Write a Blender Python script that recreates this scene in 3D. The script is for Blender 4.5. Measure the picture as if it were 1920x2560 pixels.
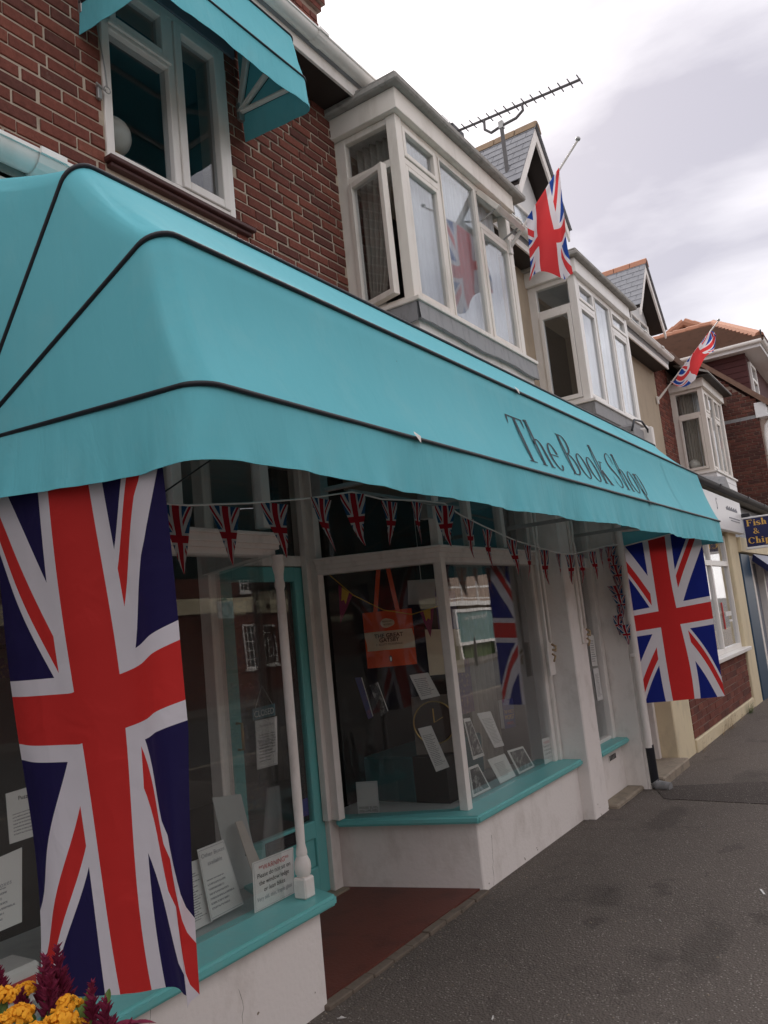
import bpy, bmesh, math, random
from mathutils import Vector, Matrix
random.seed(7)
R = math.radians
sc = bpy.context.scene
for o in list(bpy.data.objects):
    bpy.data.objects.remove(o)

# ------------------------------------------------------------------ camera
F_PX, HEAD, PITCH, ROLL, EYE = 2004.03, R(32.898), R(8.269), R(-5.814), 1.55
fw = Vector((math.cos(HEAD)*math.cos(PITCH), math.sin(HEAD)*math.cos(PITCH), math.sin(PITCH)))
rt0 = Vector((math.sin(HEAD), -math.cos(HEAD), 0)); up0 = rt0.cross(fw)
rt = rt0*math.cos(ROLL) + up0*math.sin(ROLL); up = -rt0*math.sin(ROLL) + up0*math.cos(ROLL)
cam = bpy.data.objects.new('camera', bpy.data.cameras.new('camera'))
sc.collection.objects.link(cam)
m = Matrix((rt, up, -fw)).transposed().to_4x4(); m.translation = (0, 0, EYE)
cam.matrix_world = m
cam.data.sensor_fit = 'HORIZONTAL'; cam.data.sensor_width = 36; cam.data.lens = F_PX/1920*36
cam.data.clip_start = 0.05; cam.data.clip_end = 2000
sc.camera = cam

# ------------------------------------------------------------------ sky, sun, exposure
SKY_OFF = (11.97, 2.35, 4.95)
SUN_EL, SUN_AZ = R(38), R(33)          # azimuth measured from +X towards +Y
sun_dir = Vector((math.cos(SUN_EL)*math.cos(SUN_AZ), math.cos(SUN_EL)*math.sin(SUN_AZ), math.sin(SUN_EL)))
w = bpy.data.worlds.new('World'); sc.world = w; w.use_nodes = True
nt = w.node_tree; nt.nodes.clear(); N = nt.nodes.new; L = nt.links.new
def mth(op, a, b=None, clamp=False, tree=None):
    t = tree or nt
    n = t.nodes.new('ShaderNodeMath'); n.operation = op; n.use_clamp = clamp
    for i, v in enumerate((a, b)):
        if v is None: continue
        if isinstance(v, (int, float)): n.inputs[i].default_value = v
        else: t.links.new(v, n.inputs[i])
    return n.outputs[0]
def mixc(a, b, f, tree=None, mode='MIX'):
    t = tree or nt
    n = t.nodes.new('ShaderNodeMix'); n.data_type = 'RGBA'; n.blend_type = mode
    for s, v in ((n.inputs[0], f), (n.inputs[6], a), (n.inputs[7], b)):
        if isinstance(v, (int, float)): s.default_value = v
        elif isinstance(v, tuple): s.default_value = v if len(v) == 4 else v+(1,)
        else: t.links.new(v, s)
    return n.outputs[2]
sky = N('ShaderNodeTexSky'); sky.sky_type = 'NISHITA'; sky.sun_disc = False
sky.sun_elevation = SUN_EL; sky.sun_rotation = R(90) - SUN_AZ
tc = N('ShaderNodeTexCoord')
mp = N('ShaderNodeMapping'); mp.inputs['Scale'].default_value = (1, 1, 2.6); mp.inputs['Location'].default_value = SKY_OFF; L(tc.outputs['Generated'], mp.inputs[0])
nz = N('ShaderNodeTexNoise'); nz.inputs['Scale'].default_value = 1.35; nz.inputs['Detail'].default_value = 9; nz.inputs['Roughness'].default_value = .5
nz.inputs['Distortion'].default_value = .35
L(mp.outputs[0], nz.inputs['Vector'])
sep = N('ShaderNodeSeparateXYZ'); L(tc.outputs['Generated'], sep.inputs[0])
zc = mth('MAXIMUM', sep.outputs[2], 0.0)
cie = mth('ADD', mth('MULTIPLY', zc, .22), .88)                       # overcast sky: brighter towards the zenith
ramp = N('ShaderNodeValToRGB'); L(nz.outputs[0], ramp.inputs[0])
ramp.color_ramp.elements[0].position = .37; ramp.color_ramp.elements[0].color = (.29, .272, .30, 1)
ramp.color_ramp.elements[1].position = .68; ramp.color_ramp.elements[1].color = (.94, .90, .885, 1)
cl = mixc(ramp.outputs[0], (0, 0, 0), 0.0)
vm = N('ShaderNodeVectorMath'); vm.operation = 'SCALE'; L(cl, vm.inputs[0])
dt = N('ShaderNodeVectorMath'); dt.operation = 'DOT_PRODUCT'; L(tc.outputs['Generated'], dt.inputs[0]); dt.inputs[1].default_value = sun_dir
g0 = mth('MAXIMUM', dt.outputs['Value'], 0)
glow = mth('MULTIPLY', mth('POWER', g0, 70), 1.6)                       # sun behind thin cloud
L(mth('ADD', mth('MULTIPLY', cie, 5.45), glow), vm.inputs['Scale'])
col = mixc(sky.outputs[0], vm.outputs[0], .94)
bg = N('ShaderNodeBackground'); bg.inputs[1].default_value = .1
L(col, bg.inputs[0]); wo = N('ShaderNodeOutputWorld'); L(bg.outputs[0], wo.inputs[0])
sun = bpy.data.objects.new('sun', bpy.data.lights.new('sun', 'SUN')); sc.collection.objects.link(sun)
sun.data.energy = 1.4; sun.data.angle = R(25); sun.data.color = (1, .95, .88)
sun.rotation_euler = (-sun_dir).to_track_quat('-Z', 'Y').to_euler()
sc.view_settings.view_transform = 'Standard'; sc.view_settings.look = 'None'
sc.view_settings.exposure = 1.92; sc.view_settings.gamma = 1; sc.view_settings.use_curve_mapping = False
sc.cycles.max_bounces = 10; sc.cycles.transparent_max_bounces = 24; sc.cycles.glossy_bounces = 5

# ------------------------------------------------------------------ materials
MATS = {}
def newmat(name):
    mt = bpy.data.materials.new(name); mt.use_nodes = True; mt.node_tree.nodes.clear(); MATS[name] = mt
    return mt, mt.node_tree
def paint(name, c, rough=.6, dirt=None, amt=.35, scale=6, stretch=(1, 1, 1), bump=.0, bscale=120, c2=None, metal=0, spec=.4, rnd=0, trans=0, sheen=0):
    """painted or plain surface: base colour with noise wear, fine relief, optional per-object change"""
    mt, t = newmat(name)
    out = t.nodes.new('ShaderNodeOutputMaterial'); p = t.nodes.new('ShaderNodeBsdfPrincipled')
    tcx = t.nodes.new('ShaderNodeTexCoord'); mpn = t.nodes.new('ShaderNodeMapping'); mpn.inputs['Scale'].default_value = stretch
    geo = t.nodes.new('ShaderNodeNewGeometry')
    t.links.new(geo.outputs['Position'], mpn.inputs[0])
    n1 = t.nodes.new('ShaderNodeTexNoise'); n1.inputs['Scale'].default_value = scale; n1.inputs['Detail'].default_value = 8; n1.inputs['Roughness'].default_value = .65
    t.links.new(mpn.outputs[0], n1.inputs['Vector'])
    cr = t.nodes.new('ShaderNodeValToRGB'); t.links.new(n1.outputs[0], cr.inputs[0])
    cr.color_ramp.elements[0].position = .5; cr.color_ramp.elements[0].color = (0, 0, 0, 1)
    cr.color_ramp.elements[1].position = .75; cr.color_ramp.elements[1].color = (1, 1, 1, 1)
    base = c
    dcol = dirt or tuple(x*.55 for x in c)
    f = mth('MULTIPLY', cr.outputs[0], amt, tree=t)
    if c2:
        n2 = t.nodes.new('ShaderNodeTexNoise'); n2.inputs['Scale'].default_value = scale*.35; n2.inputs['Detail'].default_value = 3
        t.links.new(geo.outputs['Position'], n2.inputs['Vector'])
        base = mixc(c, c2, n2.outputs[0], t)
    cc = mixc(base, dcol, f, t)
    if rnd:
        oi = t.nodes.new('ShaderNodeObjectInfo')
        k = mth('ADD', mth('MULTIPLY', oi.outputs['Random'], rnd), 1-rnd/2, tree=t)
        sc_ = t.nodes.new('ShaderNodeVectorMath'); sc_.operation = 'SCALE'
        t.links.new(cc, sc_.inputs[0]); t.links.new(k, sc_.inputs['Scale']); cc = sc_.outputs[0]
    t.links.new(cc, p.inputs['Base Color'])
    p.inputs['Roughness'].default_value = rough; p.inputs['Metallic'].default_value = metal; p.inputs['Specular IOR Level'].default_value = spec
    if bump:
        n3 = t.nodes.new('ShaderNodeTexNoise'); n3.inputs['Scale'].default_value = bscale; n3.inputs['Detail'].default_value = 4
        t.links.new(geo.outputs['Position'], n3.inputs['Vector'])
        b = t.nodes.new('ShaderNodeBump'); b.inputs['Strength'].default_value = bump; b.inputs['Distance'].default_value = .004
        t.links.new(n3.outputs[0], b.inputs['Height']); t.links.new(b.outputs[0], p.inputs['Normal'])
    sh = p.outputs[0]
    if trans:
        tr = t.nodes.new('ShaderNodeBsdfTranslucent'); t.links.new(cc, tr.inputs[0])
        ms = t.nodes.new('ShaderNodeMixShader'); ms.inputs[0].default_value = trans
        t.links.new(sh, ms.inputs[1]); t.links.new(tr.outputs[0], ms.inputs[2]); sh = ms.outputs[0]
    t.links.new(sh, out.inputs[0])
    return mt
paint('white_paint', (.83, .785, .74), .5, (.40, .36, .31), .4, 9, (1, 1, .5), .25, 60)
paint('white_render', (.85, .80, .76), .8, (.48, .42, .36), .45, 5, (1, 1, .6), .5, 45)
paint('white_pvc', (.83, .805, .765), .35, (.5, .46, .4), .3, 7, (1, 1, .25))
paint('aged_pvc', (.76, .71, .64), .4, (.42, .37, .3), .45, 7, (1, 1, .25))
paint('cream', (.72, .62, .42), .75, (.35, .3, .22), .4, 5, (1, 1, .5), .3, 50)
paint('beige_render', (.42, .34, .25), .9, (.26, .22, .17), .5, 4, (1, 1, .5), .7, 90)
paint('teal_paint', (.155, .50, .49), .38, (.25, .42, .40), .35, 10, bump=.2, bscale=40)
paint('dark_teal', (.02, .10, .11), .6)
paint('black_pipe', (.012, .014, .02), .45)
paint('lead', (.27, .27, .275), .6, (.12, .12, .12), .7, 14, (1, 1, .4), .5, 30)
paint('roof_felt', (.34, .325, .30), .9, (.10, .10, .09), .6, 12, bump=.8, bscale=60)
paint('slate', (.23, .235, .25), .6, (.12, .12, .13), .5, 14, bump=.5, bscale=50, rnd=.5)
paint('ridge_tile', (.34, .16, .10), .85, (.28, .17, .12), .6, 16, bump=.5, rnd=.3)
paint('ridge_grey', (.24, .17, .11), .9, (.12, .10, .08), .7, 20, bump=.5, rnd=.3)
paint('roof_tile', (.15, .09, .065), .85, (.07, .05, .04), .6, 6, bump=.5, rnd=.35)
paint('tile_hung', (.085, .028, .028), .8, (.05, .02, .02), .5, 6)
paint('mortar', (.50, .43, .34), .95, (.30, .25, .19), .8, 9, bump=.8, bscale=120)
paint('mortar_dark', (.30, .22, .175), .95, (.12, .1, .09), .5, 12)
paint('brown_sill', (.075, .028, .025), .5, (.04, .02, .02), .5, 12)
paint('dark_wood', (.03, .02, .016), .6)
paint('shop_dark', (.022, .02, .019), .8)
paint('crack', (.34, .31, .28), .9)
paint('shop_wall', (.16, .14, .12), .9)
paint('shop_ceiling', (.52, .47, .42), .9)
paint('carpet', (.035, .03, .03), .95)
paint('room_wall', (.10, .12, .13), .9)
paint('red_floor', (.14, .042, .030), .55, (.055, .022, .018), .7, 5, bump=.4, bscale=70)
paint('stone', (.30, .25, .19), .9, (.12, .10, .08), .7, 9, bump=.8, bscale=50)
paint('aerial_grey', (.13, .125, .125), .6)
paint('threshold', (.17, .135, .105), .9, (.07, .06, .05), .7, 14, bump=.8, bscale=50)
paint('galv', (.40, .40, .39), .45, (.2, .18, .16), .5, 30, metal=.7)
paint('dark_metal', (.035, .035, .04), .5, metal=.4)
paint('rust', (.45, .33, .2), .8, (.22, .09, .03), .8, 40)
paint('paper', (.76, .75, .72), .7)
paint('paper_grey', (.42, .44, .43), .7)
paint('ink', (.02, .02, .022), .8)
paint('ink_red', (.55, .04, .04), .8)
paint('ink_slate', (.035, .045, .06), .75)
paint('sign_blue', (.012, .016, .085), .35)
paint('gold', (.72, .44, .10), .45)
paint('white_board', (.80, .80, .80), .4, (.6, .6, .6), .25, 4)
paint('grey_text', (.28, .29, .32), .7)
paint('blue_paint', (.015, .045, .085), .45, rnd=.2)
paint('grey_paint', (.20, .22, .26), .5)
paint('orange_cloth', (.78, .10, .025), .85, bump=.3, bscale=300)
paint('natural_cloth', (.74, .63, .46), .9, bump=.3, bscale=300)
paint('purple', (.24, .012, .08), .8)
paint('yellow', (.65, .38, .03), .8)
paint('net_curtain', (.80, .82, .84), .9, trans=.35)
paint('grey_curtain', (.36, .33, .28), .95)
paint('globe', (.72, .68, .60), .3)
paint('brass', (.5, .33, .12), .35, metal=.8)
paint('yellow_petal', (.85, .40, .02), .8, (.6, .22, .01), .5, 40, trans=.25)
paint('plum_petal', (.16, .006, .035), .8, (.07, .004, .03), .6, 60, trans=.15)
paint('leaf', (.10, .16, .03), .6, (.05, .10, .02), .5, 30, trans=.3)
paint('straw', (.30, .20, .10), .9, rnd=.5)
paint('terracotta', (.30, .12, .07), .8)
paint('hedge', (.05, .09, .02), .9)
paint('tear', (.75, .72, .68), .8)
paint('pic_dark', (.05, .05, .05), .6, (.65, .64, .6), .9, 22)
paint('pic_colour', (.10, .05, .12), .5, (.5, .3, .1), .8, 30)
paint('cover_blue', (.05, .06, .20), .4, (.30, .10, .08), .7, 25)
paint('cover_teal', (.09, .20, .23), .4)
paint('board_print', (.12, .22, .20), .5, (.25, .35, .45), .7, 6)

def brick_mat(name, cols, mort=None):
    mt, t = newmat(name)
    out = t.nodes.new('ShaderNodeOutputMaterial'); p = t.nodes.new('ShaderNodeBsdfPrincipled')
    oi = t.nodes.new('ShaderNodeObjectInfo'); cr = t.nodes.new('ShaderNodeValToRGB'); cr.color_ramp.interpolation = 'LINEAR'
    geo = t.nodes.new('ShaderNodeNewGeometry')
    els = cr.color_ramp.elements
    while len(els) < len(cols): els.new(.5)
    for i, c in enumerate(cols):
        els[i].position = i/(len(cols)-1); els[i].color = c+(1,)
    isl = geo.outputs['Random Per Island'] if mort == 'island' else oi.outputs['Random']
    t.links.new(isl, cr.inputs[0])
    n1 = t.nodes.new('ShaderNodeTexNoise'); n1.inputs['Scale'].default_value = 38; n1.inputs['Detail'].default_value = 8; n1.inputs['Roughness'].default_value = .7
    t.links.new(geo.outputs['Position'], n1.inputs['Vector'])
    k = mth('ADD', mth('MULTIPLY', n1.outputs[0], 1.1, tree=t), .45, tree=t)
    s = t.nodes.new('ShaderNodeVectorMath'); s.operation = 'SCALE'; t.links.new(cr.outputs[0], s.inputs[0]); t.links.new(k, s.inputs['Scale'])
    # pale mortar smears
    n2 = t.nodes.new('ShaderNodeTexNoise'); n2.inputs['Scale'].default_value = 9; n2.inputs['Detail'].default_value = 10; n2.inputs['Roughness'].default_value = .75
    t.links.new(geo.outputs['Position'], n2.inputs['Vector'])
    sm = mth('MULTIPLY', mth('SUBTRACT', n2.outputs[0], .58, clamp=True, tree=t), 2.2, clamp=True, tree=t)
    cc = mixc(s.outputs[0], (.36, .30, .25), sm, t)
    t.links.new(cc, p.inputs['Base Color']); p.inputs['Roughness'].default_value = .9; p.inputs['Specular IOR Level'].default_value = .2
    b = t.nodes.new('ShaderNodeBump'); b.inputs['Strength'].default_value = .8; b.inputs['Distance'].default_value = .004
    t.links.new(n1.outputs[0], b.inputs['Height']); t.links.new(b.outputs[0], p.inputs['Normal'])
    t.links.new(p.outputs[0], out.inputs[0])
BC = [(.14, .050, .038), (.175, .060, .045), (.205, .070, .050), (.165, .056, .043), (.11, .046, .038), (.19, .065, .048), (.22, .080, .056)]
brick_mat('brick', BC); brick_mat('brick_island', BC, 'island')
brick_mat('brick_dark', [(c[0]*.72, c[1]*.8, c[2]*.85) for c in BC], 'island')

def glass_mat(name, tint, refl=1.0, base=.07, rough=0.0, haze=.0):
    mt, t = newmat(name)
    out = t.nodes.new('ShaderNodeOutputMaterial')
    tr = t.nodes.new('ShaderNodeBsdfTransparent'); tr.inputs[0].default_value = tint+(1,)
    gl = t.nodes.new('ShaderNodeBsdfGlossy'); gl.inputs['Roughness'].default_value = rough; gl.inputs[0].default_value = (.96, .97, 1, 1)
    lw = t.nodes.new('ShaderNodeLayerWeight'); lw.inputs[0].default_value = .5
    nzz = t.nodes.new('ShaderNodeTexNoise'); nzz.inputs['Scale'].default_value = 1.6
    geo = t.nodes.new('ShaderNodeNewGeometry'); t.links.new(geo.outputs['Position'], nzz.inputs['Vector'])
    b = t.nodes.new('ShaderNodeBump'); b.inputs['Strength'].default_value = .06; b.inputs['Distance'].default_value = .02
    t.links.new(nzz.outputs[0], b.inputs['Height']); t.links.new(b.outputs[0], gl.inputs['Normal'])
    f = mth('ADD', mth('MULTIPLY', mth('POWER', lw.outputs['Facing'], 3.5, tree=t), refl, tree=t), base, clamp=True, tree=t)
    ms = t.nodes.new('ShaderNodeMixShader'); t.links.new(f, ms.inputs[0])
    t.links.new(tr.outputs[0], ms.inputs[1]); t.links.new(gl.outputs[0], ms.inputs[2])
    # pale diffuse haze mixed in, standing for milky reflections in the glass
    df_ = t.nodes.new('ShaderNodeBsdfDiffuse'); df_.inputs[0].default_value = (.5, .48, .45, 1)
    m2 = t.nodes.new('ShaderNodeMixShader'); m2.inputs[0].default_value = haze
    t.links.new(ms.outputs[0], m2.inputs[1]); t.links.new(df_.outputs[0], m2.inputs[2]); t.links.new(m2.outputs[0], out.inputs[0])
glass_mat('glass', (.96, .97, .965), 1.0, .02, haze=.022)
glass_mat('glass_upper', (.90, .92, .93), .7, .05)

def canvas_mat(name, dirt, bmp):
    mt, t = newmat(name)
    out = t.nodes.new('ShaderNodeOutputMaterial'); p = t.nodes.new('ShaderNodeBsdfPrincipled')
    geo = t.nodes.new('ShaderNodeNewGeometry')
    mpn = t.nodes.new('ShaderNodeMapping'); mpn.inputs['Scale'].default_value = (7, 7, .8); t.links.new(geo.outputs['Position'], mpn.inputs[0])
    n1 = t.nodes.new('ShaderNodeTexNoise'); n1.inputs['Scale'].default_value = 2.5; n1.inputs['Detail'].default_value = 8; n1.inputs['Roughness'].default_value = .6
    t.links.new(mpn.outputs[0], n1.inputs['Vector'])
    st = mth('MULTIPLY', mth('SUBTRACT', n1.outputs[0], .55, clamp=True, tree=t), 1.1, clamp=True, tree=t)
    n2 = t.nodes.new('ShaderNodeTexNoise'); n2.inputs['Scale'].default_value = 1.3; n2.inputs['Detail'].default_value = 5
    t.links.new(geo.outputs['Position'], n2.inputs['Vector'])
    c = mixc((.115, .485, .56), (.165, .55, .625), n2.outputs[0], t)
    n5 = t.nodes.new('ShaderNodeTexNoise'); n5.inputs['Scale'].default_value = 4.5; n5.inputs['Detail'].default_value = 9; n5.inputs['Roughness'].default_value = .7
    t.links.new(geo.outputs['Position'], n5.inputs['Vector'])
    c = mixc(c, (.22, .55, .60), mth('MULTIPLY', mth('SUBTRACT', n5.outputs[0], .5, clamp=True, tree=t), 1.6, clamp=True, tree=t), t)
    v5 = t.nodes.new('ShaderNodeTexVoronoi'); v5.inputs['Scale'].default_value = 5.5; t.links.new(geo.outputs['Position'], v5.inputs['Vector'])
    s5 = t.nodes.new('ShaderNodeSeparateColor'); t.links.new(v5.outputs['Color'], s5.inputs[0])
    spk = mth('MULTIPLY', mth('LESS_THAN', v5.outputs['Distance'], .028, tree=t), mth('GREATER_THAN', s5.outputs[0], .72, tree=t), tree=t)
    c = mixc(c, (.05, .12, .13), mth('MULTIPLY', spk, .6, tree=t), t)
    c = mixc(c, (.05, .16, .17), mth('MULTIPLY', st, dirt, tree=t), t)
    t.links.new(c, p.inputs['Base Color']); p.inputs['Roughness'].default_value = .75; p.inputs['Specular IOR Level'].default_value = .3
    n3 = t.nodes.new('ShaderNodeTexNoise'); n3.inputs['Scale'].default_value = 9; n3.inputs['Detail'].default_value = 3; n3.inputs['Distortion'].default_value = .6
    mp2 = t.nodes.new('ShaderNodeMapping'); mp2.inputs['Scale'].default_value = (1.6, 1.6, .45); mp2.inputs['Rotation'].default_value = (0, .5, 0)
    t.links.new(geo.outputs['Position'], mp2.inputs[0]); t.links.new(mp2.outputs[0], n3.inputs['Vector'])
    n4 = t.nodes.new('ShaderNodeTexNoise'); n4.inputs['Scale'].default_value = 500; t.links.new(geo.outputs['Position'], n4.inputs['Vector'])
    b = t.nodes.new('ShaderNodeBump'); b.inputs['Strength'].default_value = bmp; b.inputs['Distance'].default_value = .014; t.links.new(n3.outputs[0], b.inputs['Height'])
    b2 = t.nodes.new('ShaderNodeBump'); b2.inputs['Strength'].default_value = .12; b2.inputs['Distance'].default_value = .001; t.links.new(n4.outputs[0], b2.inputs['Height']); t.links.new(b.outputs[0], b2.inputs['Normal'])
    n6 = t.nodes.new('ShaderNodeTexNoise'); n6.noise_type = 'RIDGED_MULTIFRACTAL'; n6.inputs['Scale'].default_value = 1.9; n6.inputs['Detail'].default_value = 2; n6.inputs['Distortion'].default_value = .5
    t.links.new(geo.outputs['Position'], n6.inputs['Vector'])
    b3 = t.nodes.new('ShaderNodeBump'); b3.inputs['Strength'].default_value = .20; b3.inputs['Distance'].default_value = .02; t.links.new(n6.outputs[0], b3.inputs['Height']); t.links.new(b2.outputs[0], b3.inputs['Normal'])
    t.links.new(b3.outputs[0], p.inputs['Normal'])
    tr = t.nodes.new('ShaderNodeBsdfTranslucent'); t.links.new(c, tr.inputs[0])
    ms = t.nodes.new('ShaderNodeMixShader'); ms.inputs[0].default_value = .05
    t.links.new(p.outputs[0], ms.inputs[1]); t.links.new(tr.outputs[0], ms.inputs[2]); t.links.new(ms.outputs[0], out.inputs[0])
canvas_mat('canvas', .24, .22); canvas_mat('canvas_worn', .42, .4)

def asphalt_mat(name, c, stains=True):
    mt, t = newmat(name)
    out = t.nodes.new('ShaderNodeOutputMaterial'); p = t.nodes.new('ShaderNodeBsdfPrincipled')
    geo = t.nodes.new('ShaderNodeNewGeometry')
    def noise(s, d=4, r=.6):
        n = t.nodes.new('ShaderNodeTexNoise'); n.inputs['Scale'].default_value = s; n.inputs['Detail'].default_value = d; n.inputs['Roughness'].default_value = r
        t.links.new(geo.outputs['Position'], n.inputs['Vector']); return n.outputs[0]
    v = t.nodes.new('ShaderNodeTexVoronoi'); v.inputs['Scale'].default_value = 95; t.links.new(geo.outputs['Position'], v.inputs['Vector'])
    sepc = t.nodes.new('ShaderNodeSeparateColor'); t.links.new(v.outputs['Color'], sepc.inputs[0])
    sp = mth('MULTIPLY', mth('GREATER_THAN', sepc.outputs[0], .84, tree=t), mth('LESS_THAN', v.outputs['Distance'], .35, tree=t), tree=t)
    base = mixc(tuple(x*.68 for x in c), tuple(x*1.3 for x in c), noise(1.1, 6, .62), t)
    base = mixc(base, tuple(x*.55 for x in c), mth('MULTIPLY', mth('SUBTRACT', noise(150, 3), .3, clamp=True, tree=t), 1.6, clamp=True, tree=t), t)
    base = mixc(base, (.50, .46, .41), mth('MULTIPLY', sp, .5, tree=t), t)
    if stains:
        s1 = mth('MULTIPLY', mth('SUBTRACT', noise(1.9, 6, .55), .585, clamp=True, tree=t), 9, clamp=True, tree=t)
        base = mixc(base, tuple(x*.34 for x in c), mth('MULTIPLY', s1, .5, tree=t), t)
        # spills and old gum, each with its own ragged outline
        ns_ = t.nodes.new('ShaderNodeTexNoise'); ns_.inputs['Scale'].default_value = 7; ns_.inputs['Detail'].default_value = 6; ns_.inputs['Roughness'].default_value = .7
        t.links.new(geo.outputs['Position'], ns_.inputs['Vector'])
        wp = t.nodes.new('ShaderNodeVectorMath'); wp.operation = 'MULTIPLY_ADD'; t.links.new(ns_.outputs['Color'], wp.inputs[0]); wp.inputs[1].default_value = (.34, .34, 0); t.links.new(geo.outputs['Position'], wp.inputs[2])
        for (sx, sy, rx, ry, k) in ((6.25, 1.95, .42, .13, .6), (4.80, 1.60, .15, .07, .65), (4.25, 1.79, .10, .06, .7), (4.08, 1.22, .40, .11, .55), (4.66, 1.86, .09, .05, .6), (4.53, 1.05, .12, .07, .7), (5.6, 1.4, .12, .05, .5), (3.3, 1.9, .16, .05, .35), (7.6, 1.6, .5, .16, .5), (9.4, 1.5, .8, .2, .5)):
            q = t.nodes.new('ShaderNodeVectorMath'); q.operation = 'SUBTRACT'; t.links.new(wp.outputs[0], q.inputs[0]); q.inputs[1].default_value = (sx, sy, 0)
            q2 = t.nodes.new('ShaderNodeVectorMath'); q2.operation = 'MULTIPLY'; t.links.new(q.outputs[0], q2.inputs[0]); q2.inputs[1].default_value = (1/rx, 1/ry, 0)
            ln_ = t.nodes.new('ShaderNodeVectorMath'); ln_.operation = 'LENGTH'; t.links.new(q2.outputs[0], ln_.inputs[0])
            f_ = mth('MULTIPLY', mth('MULTIPLY', mth('SUBTRACT', 1.0, ln_.outputs['Value'], clamp=True, tree=t), 3, clamp=True, tree=t), k, tree=t)
            base = mixc(base, tuple(x*.36 for x in c), mth('MULTIPLY', f_, .75, tree=t), t)
        v2 = t.nodes.new('ShaderNodeTexVoronoi'); v2.inputs['Scale'].default_value = 3.2; t.links.new(wp.outputs[0], v2.inputs['Vector'])
        sp2 = t.nodes.new('ShaderNodeSeparateColor'); t.links.new(v2.outputs['Color'], sp2.inputs[0])
        gm = mth('MULTIPLY', mth('LESS_THAN', v2.outputs['Distance'], .10, tree=t), mth('GREATER_THAN', sp2.outputs[1], .55, tree=t), tree=t)
        base = mixc(base, tuple(x*.5 for x in c), mth('MULTIPLY', gm, .6, tree=t), t)
        v3 = t.nodes.new('ShaderNodeTexVoronoi'); v3.feature = 'DISTANCE_TO_EDGE'; v3.inputs['Scale'].default_value = .7; t.links.new(wp.outputs[0], v3.inputs['Vector'])
        base = mixc(base, tuple(x*.35 for x in c), mth('MULTIPLY', mth('LESS_THAN', v3.outputs['Distance'], .004, tree=t), .35, tree=t), t)
    t.links.new(base, p.inputs['Base Color']); p.inputs['Roughness'].default_value = .85; p.inputs['Specular IOR Level'].default_value = .3
    b = t.nodes.new('ShaderNodeBump'); b.inputs['Strength'].default_value = .9; b.inputs['Distance'].default_value = .006
    t.links.new(v.outputs['Distance'], b.inputs['Height']); t.links.new(b.outputs[0], p.inputs['Normal'])
    t.links.new(p.outputs[0], out.inputs[0])
asphalt_mat('asphalt', (.150, .126, .109)); asphalt_mat('asphalt_patch', (.088, .072, .063), False); asphalt_mat('road', (.075, .072, .07), False)

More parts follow.
